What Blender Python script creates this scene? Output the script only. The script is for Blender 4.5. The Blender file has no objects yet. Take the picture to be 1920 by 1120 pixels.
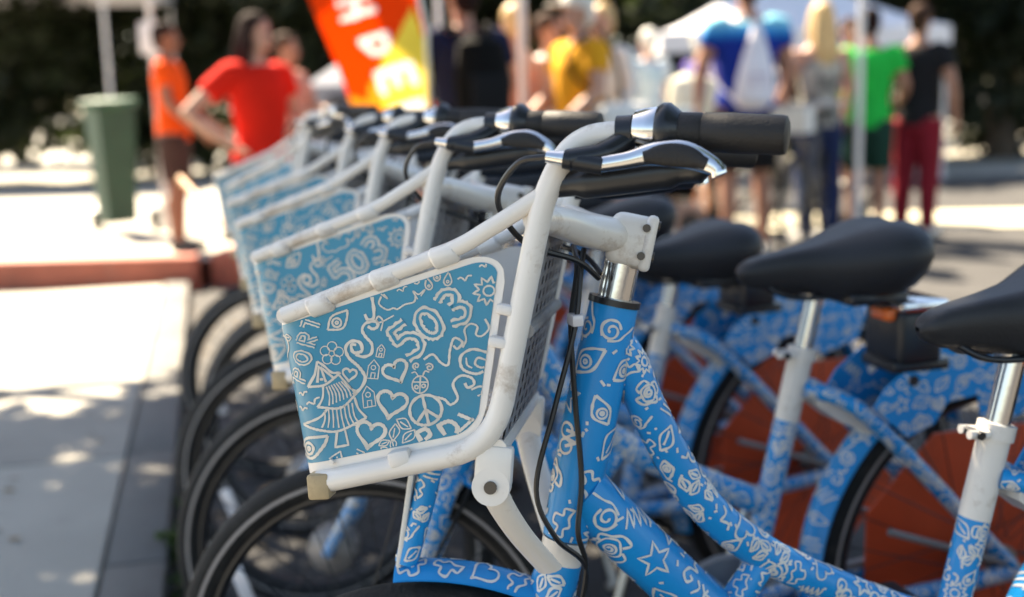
import bpy, bmesh, math, random
import numpy as np
from mathutils import Vector, Matrix

random.seed(7)
rng = np.random.default_rng(7)
PI = math.pi
R = math.radians
scene = bpy.context.scene
COL = scene.collection

# ------------------------------------------------------------------ camera, sky, sun, exposure
CAM_H, PITCH, ROLL, F = 1.11, R(9.7), R(-1.5), 2200.0 / 1920.0
cam_data = bpy.data.cameras.new('camera')
cam_data.sensor_width = 36.0
cam_data.lens = 36.0 * F
cam_data.clip_start = 0.05
cam_data.clip_end = 600.0
cam_data.dof.use_dof = True
cam_data.dof.focus_distance = 1.14
cam_data.dof.aperture_fstop = 2.6
cam = bpy.data.objects.new('camera', cam_data)
COL.objects.link(cam)
cam.matrix_world = (Matrix.Translation((0, 0, CAM_H)) @ Matrix.Rotation(PI / 2 - PITCH, 4, 'X')
                    @ Matrix.Rotation(ROLL, 4, 'Z'))
scene.camera = cam

SUN_EL, SUN_AZ = R(50), R(-38)          # azimuth from +Y (away) towards +X; negative = from back left
world = bpy.data.worlds.new('World')
scene.world = world
world.use_nodes = True
nt = world.node_tree
sky = nt.nodes.new('ShaderNodeTexSky')
sky.sky_type = 'NISHITA'
sky.sun_disc = False
sky.sun_elevation = SUN_EL
sky.sun_rotation = SUN_AZ
nt.links.new(sky.outputs['Color'], nt.nodes['Background'].inputs['Color'])
nt.nodes['Background'].inputs['Strength'].default_value = 0.06

sun_data = bpy.data.lights.new('sun', 'SUN')
sun_data.energy = 5.0
sun_data.angle = R(0.53)
sun_data.color = (1.0, 0.90, 0.74)
sun = bpy.data.objects.new('sun', sun_data)
COL.objects.link(sun)
to_sun = Vector((math.sin(SUN_AZ) * math.cos(SUN_EL), math.cos(SUN_AZ) * math.cos(SUN_EL), math.sin(SUN_EL)))
sun.rotation_euler = to_sun.to_track_quat('Z', 'Y').to_euler()
sun.location = to_sun * 30

scene.view_settings.view_transform = 'Standard'
scene.view_settings.look = 'None'
scene.view_settings.gamma = 1.0
scene.view_settings.use_curve_mapping = False
scene.view_settings.exposure = 2.5
scene.view_settings.use_white_balance = True
scene.view_settings.white_balance_temperature = 7100
scene.view_settings.white_balance_tint = 10


# ------------------------------------------------------------------ helpers
def at(px, py, d):
    """world point seen at photo pixel (px, py) at horizontal distance d"""
    v = cam.matrix_world.to_3x3() @ Vector(((px - 960) / 2200.0, (560 - py) / 2200.0, -1.0))
    return Vector((0, 0, CAM_H)) + v * (d / v.y)


def gx(px, py, d):
    p = at(px, py, d)
    return p.x


class MB:
    def __init__(self):
        self.v, self.f, self.m = [], [], []

    def add(self, verts, faces, mi=0):
        o = len(self.v)
        self.v.extend([tuple(p) for p in verts])
        self.f.extend([tuple(i + o for i in fc) for fc in faces])
        self.m.extend([mi] * len(faces))
        return self

    def rings(self, rings, mi=0, caps=True, closed=False):
        n = len(rings[0])
        vs = [p for r in rings for p in r]
        fs = []
        L = len(rings)
        for i in range(L if closed else L - 1):
            j = (i + 1) % L
            for k in range(n):
                l = (k + 1) % n
                fs.append((i * n + k, i * n + l, j * n + l, j * n + k))
        if caps and not closed:
            fs.append(tuple(range(n - 1, -1, -1)))
            fs.append(tuple((L - 1) * n + k for k in range(n)))
        return self.add(vs, fs, mi)

    def tube(self, path, r, n=12, mi=0, caps=True, closed=False):
        path = [Vector(p) for p in path]
        fr = frames(path, closed)
        rings = []
        for i, (p, (t, a, b)) in enumerate(zip(path, fr)):
            ri = r[i] if isinstance(r, (list, tuple)) else r
            rings.append([p + (a * math.cos(2 * PI * k / n) + b * math.sin(2 * PI * k / n)) * ri for k in range(n)])
        return self.rings(rings, mi, caps, closed)

    def etube(self, path, rr, n=14, mi=0, ref=Vector((1, 0, 0))):
        path = [Vector(p) for p in path]
        rings = []
        for i, p in enumerate(path):
            t = (path[min(i + 1, len(path) - 1)] - path[max(i - 1, 0)]).normalized()
            a = ref - t * ref.dot(t)
            if a.length < 1e-3:
                a = Vector((0, 1, 0)) - t * t.y
            a.normalize()
            b = t.cross(a)
            q = rr[i] if isinstance(rr[i], tuple) else (rr[i], rr[i])
            rings.append([p + a * q[0] * math.cos(2 * PI * k / n) + b * q[1] * math.sin(2 * PI * k / n) for k in range(n)])
        return self.rings(rings, mi)

    def lathe(self, prof, mat=Matrix(), n=32, mi=0, closed=False):
        """profile of (radius, height) turned about local Z"""
        rings = []
        for k in range(n):
            a = 2 * PI * k / n
            rings.append([mat @ Vector((r * math.cos(a), r * math.sin(a), h)) for r, h in prof])
        L, m = n, len(prof)
        vs = [p for r in rings for p in r]
        fs = []
        for i in range(L):
            j = (i + 1) % L
            for k in range(m if closed else m - 1):
                l = (k + 1) % m
                fs.append((i * m + k, j * m + k, j * m + l, i * m + l))
        return self.add(vs, fs, mi)

    def box(self, c, s, rot=None, bev=0.0, mi=0, seg=2):
        bm = bmesh.new()
        bmesh.ops.create_cube(bm, size=1.0)
        for v in bm.verts:
            v.co = Vector((v.co.x * s[0], v.co.y * s[1], v.co.z * s[2]))
        if bev > 0:
            bmesh.ops.bevel(bm, geom=list(bm.edges), offset=bev, segments=seg, affect='EDGES', profile=0.5)
        M = Matrix.Translation(Vector(c))
        if rot is not None:
            M = M @ (rot.to_4x4() if not isinstance(rot, (tuple, list)) else
                     (Matrix.Rotation(rot[2], 4, 'Z') @ Matrix.Rotation(rot[1], 4, 'Y') @ Matrix.Rotation(rot[0], 4, 'X')))
        bm.verts.index_update()
        self.add([M @ v.co for v in bm.verts], [[v.index for v in f.verts] for f in bm.faces], mi)
        bm.free()
        return self

    def ball(self, c, s, nu=14, nv=9, mi=0, rot=None):
        c = Vector(c)
        M = rot if rot is not None else Matrix.Identity(3)
        vs, fs = [], []
        for j in range(nv + 1):
            th = PI * j / nv
            for i in range(nu):
                a = 2 * PI * i / nu
                vs.append(c + M @ Vector((s[0] * math.sin(th) * math.cos(a), s[1] * math.sin(th) * math.sin(a), s[2] * math.cos(th))))
        for j in range(nv):
            for i in range(nu):
                k = (i + 1) % nu
                fs.append((j * nu + i, (j + 1) * nu + i, (j + 1) * nu + k, j * nu + k))
        return self.add(vs, fs, mi)

    def prism(self, poly, y0, y1, mi=0, mat=Matrix()):
        """polygon in (x, z) extruded from y0 to y1"""
        n = len(poly)
        vs = [mat @ Vector((x, y0, z)) for x, z in poly] + [mat @ Vector((x, y1, z)) for x, z in poly]
        fs = [tuple(range(n)), tuple(range(2 * n - 1, n - 1, -1))]
        for i in range(n):
            j = (i + 1) % n
            fs.append((i, i + n, j + n, j))
        return self.add(vs, fs, mi)

    def mesh(self, name, mats, smooth=True, ang=38):
        me = bpy.data.meshes.new(name)
        me.from_pydata(self.v, [], self.f)
        for m in (mats if isinstance(mats, (list, tuple)) else [mats]):
            me.materials.append(m)
        me.polygons.foreach_set('material_index', self.m)
        if smooth:
            me.polygons.foreach_set('use_smooth', [True] * len(me.polygons))
            me.update()
            me.set_sharp_from_angle(angle=R(ang))
        me.update()
        return me

    def build(self, name, mats, parent=None, smooth=True, ang=38, fix=True):
        me = self.mesh(name, mats, smooth, ang)
        if fix:
            bm = bmesh.new()
            bm.from_mesh(me)
            bmesh.ops.recalc_face_normals(bm, faces=bm.faces)
            bm.to_mesh(me)
            bm.free()
            if smooth:
                me.set_sharp_from_angle(angle=R(ang))
        o = bpy.data.objects.new(name, me)
        COL.objects.link(o)
        if parent is not None:
            o.parent = parent
        return o


def frames(path, closed=False):
    n = len(path)
    ts = []
    for i in range(n):
        if closed:
            t = path[(i + 1) % n] - path[i - 1]
        else:
            t = path[min(i + 1, n - 1)] - path[max(i - 1, 0)]
        ts.append(t.normalized())
    a = Vector((0, 0, 1))
    if abs(ts[0].dot(a)) > 0.9:
        a = Vector((1, 0, 0))
    out = []
    for t in ts:
        a = a - t * a.dot(t)
        a.normalize()
        out.append((t, a.copy(), t.cross(a)))
    return out


def spline(pts, n=8, closed=False):
    P = [Vector(p) for p in pts]
    out = []
    m = len(P)
    for i in range(m if closed else m - 1):
        p0 = P[i - 1] if (closed or i > 0) else P[0] * 2 - P[1]
        p1, p2 = P[i], P[(i + 1) % m]
        p3 = P[(i + 2) % m] if (closed or i + 2 < m) else P[-1] * 2 - P[-2]
        for k in range(n):
            t = k / n
            out.append(0.5 * ((2 * p1) + (p2 - p0) * t + (2 * p0 - 5 * p1 + 4 * p2 - p3) * t * t
                              + (3 * p1 - 3 * p2 + p0 * 1.0 * -1 + p3) * t ** 3))
    if not closed:
        out.append(P[-1].copy())
    return out


def fillet(pts, rad, n=6):
    """polyline with rounded inner corners"""
    P = [Vector(p) for p in pts]
    out = [P[0]]
    for i in range(1, len(P) - 1):
        r = rad[i - 1] if isinstance(rad, (list, tuple)) else rad
        a, b, c = P[i - 1], P[i], P[i + 1]
        d1, d2 = (a - b), (c - b)
        l = min(r, d1.length * 0.48, d2.length * 0.48)
        p, q = b + d1.normalized() * l, b + d2.normalized() * l
        for k in range(n + 1):
            t = k / n
            out.append(p * (1 - t) ** 2 + b * 2 * t * (1 - t) + q * t * t)
    out.append(P[-1])
    return out


def tag(o, label=None, cat=None, group=None, kind=None):
    if label:
        o['label'] = label
    if cat:
        o['category'] = cat
    if group:
        o['group'] = group
    if kind:
        o['kind'] = kind
    return o


def thing(name, label, cat, loc=(0, 0, 0), rz=0.0, group=None):
    o = bpy.data.objects.new(name, None)
    o.empty_display_size = 0.1
    COL.objects.link(o)
    o.location = loc
    o.rotation_euler = (0, 0, rz)
    return tag(o, label, cat, group)


# ------------------------------------------------------------------ materials
def mat(name, col, rough=0.5, metal=0.0, var=0.0, vscale=8.0, bump=0.0, bscale=60.0, coat=0.0, dirt=None, dscale=14.0,
        damt=0.5, trans=0.0, spec=0.5, col2=None):
    m = bpy.data.materials.new(name)
    m.use_nodes = True
    t = m.node_tree
    b = t.nodes['Principled BSDF']
    b.inputs['Base Color'].default_value = (*col, 1)
    b.inputs['Roughness'].default_value = rough
    b.inputs['Metallic'].default_value = metal
    b.inputs['Specular IOR Level'].default_value = spec
    if coat:
        b.inputs['Coat Weight'].default_value = coat
        b.inputs['Coat Roughness'].default_value = 0.08
    if trans:
        b.inputs['Transmission Weight'].default_value = trans
    tc = t.nodes.new('ShaderNodeTexCoord')
    last = None
    if var or col2:
        n = t.nodes.new('ShaderNodeTexNoise')
        n.inputs['Scale'].default_value = vscale
        n.inputs['Detail'].default_value = 6
        t.links.new(tc.outputs['Object'], n.inputs['Vector'])
        mx = t.nodes.new('ShaderNodeMix')
        mx.data_type = 'RGBA'
        c2 = col2 if col2 else tuple(max(0, c * (1 + var)) for c in col)
        c1 = col if col2 else tuple(max(0, c * (1 - var)) for c in col)
        mx.inputs[6].default_value = (*c1, 1)
        mx.inputs[7].default_value = (*c2, 1)
        rp = t.nodes.new('ShaderNodeMapRange')
        rp.inputs['From Min'].default_value = 0.3
        rp.inputs['From Max'].default_value = 0.7
        t.links.new(n.outputs['Fac'], rp.inputs['Value'])
        t.links.new(rp.outputs['Result'], mx.inputs[0])
        last = mx.outputs[2]
    if dirt:
        n = t.nodes.new('ShaderNodeTexNoise')
        n.inputs['Scale'].default_value = dscale
        n.inputs['Detail'].default_value = 10
        n.inputs['Roughness'].default_value = 0.72
        t.links.new(tc.outputs['Object'], n.inputs['Vector'])
        rp = t.nodes.new('ShaderNodeMapRange')
        rp.inputs['From Min'].default_value = 0.56
        rp.inputs['From Max'].default_value = 0.72
        rp.inputs['To Max'].default_value = damt
        t.links.new(n.outputs['Fac'], rp.inputs['Value'])
        mx = t.nodes.new('ShaderNodeMix')
        mx.data_type = 'RGBA'
        if last:
            t.links.new(last, mx.inputs[6])
        else:
            mx.inputs[6].default_value = (*col, 1)
        mx.inputs[7].default_value = (*dirt, 1)
        t.links.new(rp.outputs['Result'], mx.inputs[0])
        last = mx.outputs[2]
    if last:
        t.links.new(last, b.inputs['Base Color'])
    if bump:
        n = t.nodes.new('ShaderNodeTexNoise')
        n.inputs['Scale'].default_value = bscale
        n.inputs['Detail'].default_value = 8
        t.links.new(tc.outputs['Object'], n.inputs['Vector'])
        bp = t.nodes.new('ShaderNodeBump')
        bp.inputs['Strength'].default_value = bump
        bp.inputs['Distance'].default_value = 0.01
        t.links.new(n.outputs['Fac'], bp.inputs['Height'])
        t.links.new(bp.outputs['Normal'], b.inputs['Normal'])
    return m


M = {}
M['white'] = mat('white_paint', (0.76, 0.705, 0.635), 0.33, var=0.06, vscale=9, dirt=(0.34, 0.23, 0.14), dscale=17, damt=0.8, coat=0.3)
M['cream'] = mat('panel_border', (0.76, 0.71, 0.65), 0.4, var=0.04, dirt=(0.45, 0.36, 0.27), dscale=16, damt=0.25)
M['panel_blue'] = mat('panel_blue_film', (0.004, 0.21, 0.345), 0.30, var=0.08, vscale=5, dirt=(0.06, 0.2, 0.27), dscale=9, damt=0.55, coat=0.25, bump=0.10, bscale=7)
M['panel_ink'] = mat('panel_cream_print', (0.60, 0.55, 0.48), 0.4, coat=0.2, var=.14, vscale=30, dirt=(0.3, .36, .36), dscale=26, damt=.6)
M['blue'] = mat('frame_blue_film', (0.0, 0.27, 0.64), 0.36, var=0.08, vscale=6, coat=0.12, spec=.35, dirt=(0.02, 0.22, 0.42), damt=0.3)
M['ink'] = mat('frame_white_print', (0.68, 0.66, 0.62), 0.4, coat=0.15, var=.12, vscale=30, dirt=(.35, .45, .5), dscale=26, damt=.5)
M['bolt'] = mat('dark_bolt', (0.10, 0.085, 0.07), 0.45, metal=0.6)
M['grey_plate'] = mat('grey_plate', (0.22, 0.21, 0.205), 0.5, var=0.1, dirt=(0.16, 0.13, 0.11), damt=0.5)
M['chrome'] = mat('chrome', (0.72, 0.70, 0.68), 0.16, metal=1.0, bump=0.02)
M['steel'] = mat('brushed_steel', (0.5, 0.49, 0.47), 0.32, metal=1.0, var=0.1)
M['rubber'] = mat('tyre_rubber', (0.012, 0.0115, 0.011), 0.7, spec=.3, var=0.25, vscale=14, bump=0.25, bscale=160, dirt=(0.07, 0.06, 0.05), damt=0.5)
M['reflex'] = mat('tyre_reflex_band', (0.26, 0.235, 0.22), 0.45, var=0.15)
M['rim'] = mat('black_rim', (0.014, 0.014, 0.016), 0.35, dirt=(0.06, 0.05, 0.045), damt=0.4)
M['grip'] = mat('grip_rubber', (0.018, 0.016, 0.015), 0.55, spec=.35, bump=0.18, bscale=420, var=0.15, dirt=(0.075, 0.065, 0.055), damt=0.4)
M['plastic'] = mat('black_plastic', (0.013, 0.014, 0.017), 0.3, bump=0.04, bscale=300)
M['saddle'] = mat('saddle_vinyl', (0.019, 0.019, 0.021), 0.5, spec=.4, bump=0.1, bscale=330, var=0.2, dirt=(0.06, 0.055, 0.05), damt=0.4)
M['orange'] = mat('orange_guard', (0.62, 0.075, 0.02), 0.42, var=0.1, dirt=(0.16, 0.05, 0.03), damt=0.4)
M['hub'] = mat('dull_hub', (0.30, 0.27, 0.25), 0.5, metal=0.5, var=.2, dirt=(.1, .08, .06))
M['tan'] = mat('tan_cap', (0.42, 0.31, 0.17), 0.5, var=0.2, vscale=30, dirt=(0.2, 0.13, 0.07), damt=0.6)
M['amber'] = mat('amber_lens', (0.85, 0.16, 0.02), 0.25, coat=0.5)
M['clear'] = mat('spoke_reflector', (0.74, 0.70, 0.70), 0.2, coat=0.6)
M['cable'] = mat('cable_sheath', (0.01, 0.01, 0.011), 0.4)

# ------------------------------------------------------------------ doodles (2D strokes)
def circ(r=0.5, cx=0, cy=0, n=22, a0=0, a1=2 * PI, ry=None):
    ry = ry or r
    return [(cx + r * math.cos(a0 + (a1 - a0) * k / n), cy + ry * math.sin(a0 + (a1 - a0) * k / n)) for k in range(n + 1)]


def sp2(pts, n=6, closed=False):
    return [(p.x, p.y) for p in spline([(x, y, 0) for x, y in pts], n, closed)]


def d_heart():
    out = []
    for k in range(33):
        t = 2 * PI * k / 32
        out.append((16 * math.sin(t) ** 3 / 33, (13 * math.cos(t) - 5 * math.cos(2 * t) - 2 * math.cos(3 * t) - math.cos(4 * t)) / 33 + .06))
    return [out]


def spiral(cx, cy, r0, r1, a0, turns, n=30):
    return [(cx + (r0 + (r1 - r0) * k / n) * math.cos(a0 + turns * 2 * PI * k / n),
             cy + (r0 + (r1 - r0) * k / n) * math.sin(a0 + turns * 2 * PI * k / n)) for k in range(n + 1)]


def d_curl():
    return [spiral(0.12, 0.18, 0.05, 0.3, 0.3, 1.35) [::1], sp2([(0.0, -0.06), (-0.16, 0.1), (-0.12, 0.36), (0.1, 0.48), (0.35, 0.36)]),
            sp2([(0.42, 0.18), (0.3, -0.1), (0.08, -0.25), (-0.2, -0.5)])]


def d_wave():
    return [sp2([(-0.5, -0.2), (-0.3, -0.02), (-0.12, -0.12), (-0.14, 0.2), (0.05, 0.4), (0.25, 0.25), (0.16, 0.08), (0.06, 0.17)], 7),
            sp2([(0.1, -0.15), (0.3, -0.24), (0.5, -0.02)], 6)]


def d_leaf():
    return [sp2([(-0.5, -0.2), (-0.15, 0.24), (0.5, 0.2)], 8), sp2([(0.5, 0.2), (0.2, -0.26), (-0.5, -0.2)], 8), sp2([(-0.3, -0.1), (0.25, 0.1)], 4)]


def d_leaves():
    out = []
    for k, (x, y, a) in enumerate([(-0.2, 0.1, 0.6), (0.2, 0.2, 1.7), (0.15, -0.25, 0.0)]):
        for s in d_leaf():
            out.append([(x + 0.55 * (px * math.cos(a) - py * math.sin(a)), y + 0.55 * (px * math.sin(a) + py * math.cos(a))) for px, py in s])
    return out


def d_eye():
    return [sp2([(-0.5, -0.05), (-0.1, 0.26), (0.5, 0.14)], 8), sp2([(-0.5, -0.05), (-0.05, -0.3), (0.28, -0.12), (0.5, 0.14)], 8), circ(0.16, -0.08, -0.02, 16), circ(0.05, -0.08, -0.02, 8)]


def d_sun():
    z = []
    for k in range(21):
        a = 2 * PI * k / 20
        r = 0.5 if k % 2 == 0 else 0.3
        z.append((r * math.cos(a), r * math.sin(a)))
    return [circ(0.17), z]


def d_bird():
    return [sp2([(-0.5, 0.12), (-0.25, 0.2), (0, -0.1)], 6), sp2([(0, -0.1), (0.2, 0.22), (0.5, 0.22)], 6)]


def d_cloud():
    return [sp2([(-0.5, -0.2), (-0.42, 0.1), (-0.2, 0.08), (-0.12, 0.34), (0.15, 0.32), (0.2, 0.1), (0.46, 0.08), (0.44, -0.18), (0.2, -0.12), (0.05, -0.26), (-0.2, -0.14), (-0.5, -0.2)], 5)]


def d_drop():
    return [sp2([(0, 0.5), (-0.22, 0), (-0.2, -0.28), (0, -0.42), (0.2, -0.28), (0.22, 0), (0, 0.5)], 6), circ(0.08, 0, -0.15, 8)]


def d_peace():
    return [circ(0.5, n=28), [(0, 0.5), (0, -0.5)], [(0, 0.02), (-0.34, -0.34)], [(0, 0.02), (0.34, -0.34)]]


def d_rose():
    return [spiral(0, 0, 0.04, 0.22, 0, 1.8, 30), sp2([(-0.28, 0.1), (-0.12, 0.34), (0.2, 0.3), (0.32, 0.0), (0.2, -0.28), (-0.12, -0.3), (-0.32, -0.1), (-0.28, 0.1)], 6),
            sp2([(-0.3, 0.16), (-0.48, 0.3), (-0.2, 0.48), (0.08, 0.42), (0.38, 0.38), (0.36, 0.14)], 6), sp2([(0.38, 0.1), (0.5, -0.1), (0.36, -0.4), (0.1, -0.36)], 6),
            sp2([(0.04, -0.36), (-0.25, -0.5), (-0.5, -0.2), (-0.36, 0.02)], 6)]


def d_star():
    z = []
    for k in range(11):
        a = PI / 2 + 2 * PI * k / 10
        r = 0.5 if k % 2 == 0 else 0.21
        z.append((r * math.cos(a), r * math.sin(a)))
    return [z]


def d_zig():
    return [[(-0.5 + k * 0.125, (-0.25 if k % 2 else 0.3)) for k in range(9)]]


def d_stripes():
    return [[(-0.45 + k * 0.25, -0.35), (-0.2 + k * 0.25, 0.35)] for k in range(3)]


def d_bug():
    return [circ(0.3, 0, -0.15, 18, ry=0.34), [(0, 0.18), (0, -0.48)], [(-0.27, -0.05), (0.27, -0.05)], circ(0.07, -0.13, -0.25, 8), circ(0.07, 0.13, -0.2, 8),
            sp2([(-0.08, 0.18), (-0.2, 0.34), (-0.34, 0.3)], 5), sp2([(0.08, 0.18), (0.16, 0.38), (0.32, 0.34)], 5)]


def d_house():
    return [[(-0.3, -0.5), (-0.26, 0.15), (0, 0.5), (0.3, 0.15), (0.28, -0.5), (-0.3, -0.5)], circ(0.12, 0, 0.08, 8), [(-0.1, -0.5), (-0.08, -0.2), (0.12, -0.2), (0.1, -0.5)]]


def d_flower():
    return [circ(0.12, 0, 0, 10)] + [[(0.3 * math.cos(a) + 0.2 * math.cos(b), 0.3 * math.sin(a) + 0.2 * math.sin(b)) for b in [2 * PI * j / 12 for j in range(13)]] for a in [2 * PI * k / 5 for k in range(5)]]


def d_bike():
    return [circ(0.24, -0.26, -0.2, 16), circ(0.24, 0.26, -0.2, 16), [(-0.26, -0.2), (-0.1, 0.2), (0.2, 0.2), (0.26, -0.2)], [(-0.1, 0.2), (0.02, -0.2), (0.2, 0.2)], [(0.2, 0.2), (0.16, 0.36), (0.3, 0.38)]]


def outline(path, w):
    """closed outline round a stroke (hollow lettering)"""
    P = np.array(path, float)
    T = np.zeros_like(P)
    T[1:-1] = P[2:] - P[:-2]
    T[0], T[-1] = P[1] - P[0], P[-1] - P[-2]
    T /= np.linalg.norm(T, axis=1)[:, None] + 1e-9
    N = np.stack([-T[:, 1], T[:, 0]], 1)
    A, B = P + N * w, P - N * w
    A[0] -= T[0] * w; B[0] -= T[0] * w; A[-1] += T[-1] * w; B[-1] += T[-1] * w
    loop = [tuple(a) for a in A] + [tuple(b) for b in B[::-1]] + [tuple(A[0])]
    return loop


GLYPH = {
    '5': [[(0.26, 0.44), (-0.16, 0.44), (-0.2, 0.1)] + sp2([(-0.2, 0.1), (0.08, 0.12), (0.28, -0.1), (0.14, -0.38), (-0.24, -0.36)], 6)],
    '0': [circ(0.27, n=24, ry=0.42)],
    '3': [sp2([(-0.24, 0.34), (0.02, 0.45), (0.23, 0.30), (0.12, 0.08), (-0.04, 0.03)], 6), sp2([(-0.04, 0.03), (0.2, -0.02), (0.29, -0.2), (0.1, -0.42), (-0.25, -0.34)], 6)],
    'P': [[(-0.2, -0.5), (-0.2, 0.5)], sp2([(-0.2, 0.46), (0.2, 0.4), (0.22, 0.08), (-0.2, 0.0)], 6)],
    'O': [circ(0.32, n=22, ry=0.45)],
    'R': [[(-0.22, -0.5), (-0.22, 0.48)], sp2([(-0.22, 0.46), (0.18, 0.4), (0.2, 0.1), (-0.2, 0.02)], 6), [(-0.1, 0.0), (0.26, -0.5)]],
    'T': [[(-0.36, 0.42), (0.36, 0.42)], [(0, 0.42), (0, -0.5)]],
    'D': [[(-0.24, -0.46), (-0.24, 0.46)] + sp2([(-0.24, 0.46), (0.2, 0.34), (0.28, -0.1), (-0.24, -0.46)], 7)],
    'X': [[(-0.28, 0.46), (0.28, -0.46)], [(0.28, 0.46), (-0.28, -0.46)]],
    'J': [[(0.12, 0.5), (0.14, 0.0)] + sp2([(0.14, 0.0), (0.08, -0.4), (-0.16, -0.44), (-0.26, -0.2)], 6)],
    'H': [[(-0.26, -0.5), (-0.26, 0.5)], [(0.26, -0.5), (0.26, 0.5)], [(-0.26, 0), (0.26, 0)]],
    'E': [[(0.26, 0.46), (-0.24, 0.46), (-0.24, -0.46), (0.26, -0.46)], [(-0.24, 0), (0.18, 0)]],
    'B': [[(-0.24, -0.46), (-0.24, 0.46)] + sp2([(-0.24, 0.46), (0.2, 0.3), (-0.2, 0.02)], 5), sp2([(-0.22, 0.0), (0.26, -0.2), (-0.24, -0.46)], 5)],
}


def xform(strokes, cx, cy, s, rot=0.0, sx=1.0):
    c, n = math.cos(rot), math.sin(rot)
    return [[(cx + s * (sx * x * c - y * n), cy + s * (sx * x * n + y * c)) for x, y in st] for st in strokes]


def resample(path, step):
    P = [np.array(p, float) for p in path]
    out = [P[0]]
    for a, b in zip(P[:-1], P[1:]):
        k = max(1, int(math.ceil(np.linalg.norm(b - a) / step)))
        for i in range(1, k + 1):
            out.append(a + (b - a) * i / k)
    return out


def ribbon(mb, path, w, fn, mi, step):
    """flat printed stroke: fn maps the 2D drawing to the surface"""
    P = resample(path, step)
    Q = [P[0]]
    for p in P[1:]:
        if np.linalg.norm(p - Q[-1]) > step * 0.08:
            Q.append(p)
    if len(Q) < 2:
        return
    P = np.array(Q)
    T = np.zeros_like(P)
    T[1:-1] = P[2:] - P[:-2]
    T[0], T[-1] = P[1] - P[0], P[-1] - P[-2]
    if np.linalg.norm(P[0] - P[-1]) < step * 0.5 and len(P) > 4:
        T[0] = T[-1] = P[1] - P[-2]
    T /= np.linalg.norm(T, axis=1)[:, None] + 1e-12
    N = np.stack([-T[:, 1], T[:, 0]], 1)
    vs, fs = [], []
    n = len(P)
    for i in range(n):
        ww = w * 0.5 * (1.0 + 0.18 * math.sin(i * 0.9 + P[i][0] * 0.37))
        for sgn in (-1, 1):
            vs.append(fn(*(P[i] + N[i] * ww * sgn)))
        if i:
            fs.append((2 * i - 2, 2 * i, 2 * i + 1, 2 * i - 1))
    ok = [f for f in fs if all(vs[i] is not None for i in f)]
    if ok:
        use = sorted({i for f in ok for i in f})
        ix = {o: k for k, o in enumerate(use)}
        mb.add([vs[i] for i in use], [tuple(ix[i] for i in f) for f in ok], mi)


DOODLES = [d_heart, d_curl, d_wave, d_leaf, d_leaves, d_eye, d_sun, d_cloud, d_drop, d_rose, d_star, d_zig, d_stripes, d_curl, d_leaf, d_wave, d_bird, d_rose, d_leaves, d_cloud, d_bike]


def tube_surface(path, r):
    path = [Vector(p) for p in path]
    fr = frames(path)
    L = [0.0]
    for a, b in zip(path[:-1], path[1:]):
        L.append(L[-1] + (b - a).length)

    def fn(u, th, lift=0.0007):
        u = min(max(u, 0.0), L[-1] - 1e-6)
        i = 0
        while i < len(L) - 2 and L[i + 1] < u:
            i += 1
        k = (u - L[i]) / max(L[i + 1] - L[i], 1e-9)
        p = path[i].lerp(path[i + 1], k)
        a = fr[i][1].lerp(fr[i + 1][1], k)
        b = fr[i][2].lerp(fr[i + 1][2], k)
        r0 = r[i] if isinstance(r, (list, tuple)) else r
        r1 = r[i + 1] if isinstance(r, (list, tuple)) else r
        rr = r0 + (r1 - r0) * k
        return p + (a * math.cos(th) + b * math.sin(th)).normalized() * (rr + lift)
    return fn, L[-1]


def printed_tube(mb, path, r, seed, n=20, dens=1.0, w=0.0026, dens_side=None):
    """tube in blue film (slot 0) covered with white line drawings (slot 1)"""
    mb.tube(path, r, n, 0)
    fn, L = tube_surface(path, r)
    rm = (sum(r) / len(r)) if isinstance(r, (list, tuple)) else r
    rs = random.Random(seed)
    size = max(rm * 1.5, 0.025)
    nu = max(1, int(L / (size * 0.92)))
    nv = max(2, int(round(2 * PI * rm / (size * 0.95))))
    for i in range(nu):
        for j in range(nv):
            if rs.random() > dens:
                continue
            cu = (i + 0.5 + rs.uniform(-.12, .12)) / nu * L
            ct = (j + 0.5 * (i % 2) + rs.uniform(-.12, .12)) / nv * 2 * PI * rm
            st = xform(rs.choice(DOODLES)(), cu, ct, size * rs.uniform(0.8, 1.05), rs.uniform(0, 2 * PI))
            for s in st:
                ribbon(mb, s, w * rs.uniform(0.7, 1.0), lambda u, v: fn(u, v / rm), 1, size / 9)
            for _ in range(2):
                a_ = rs.uniform(0, 6.28)
                qu, qt, ql = cu + size * rs.uniform(.42, .56), ct + size * rs.uniform(-.5, .5), size * rs.uniform(.08, .2)
                ribbon(mb, [(qu, qt), (qu + ql * math.cos(a_), qt + ql * math.sin(a_))], w * .8, lambda u, v: fn(u, v / rm), 1, size / 9)
    return mb


def printed_flat(mb, poly, y, seed, size, w, normal):
    """drawings scattered inside a polygon in the (x, z) plane at depth y"""
    rs = random.Random(seed)
    xs = [p[0] for p in poly]; zs = [p[1] for p in poly]

    def inside(x, z):
        c = False
        n = len(poly)
        for i in range(n):
            (x1, z1), (x2, z2) = poly[i], poly[(i + 1) % n]
            if (z1 > z) != (z2 > z) and x < (x2 - x1) * (z - z1) / (z2 - z1) + x1:
                c = not c
        return c
    nx, nz = int((max(xs) - min(xs)) / size) + 1, int((max(zs) - min(zs)) / size) + 1
    for i in range(nx):
        for j in range(nz):
            cx = min(xs) + (i + .5 + rs.uniform(-.15, .15)) * size
            cz = min(zs) + (j + .5 + rs.uniform(-.15, .15)) * size
            for s in xform(rs.choice(DOODLES)(), cx, cz, size * rs.uniform(.8, 1.05), rs.uniform(0, 6.28)):
                ribbon(mb, s, w, lambda u, v: (Vector((u, y + normal * 0.0007, v)) if inside(u, v) else None), 1, size / 8)


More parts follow.
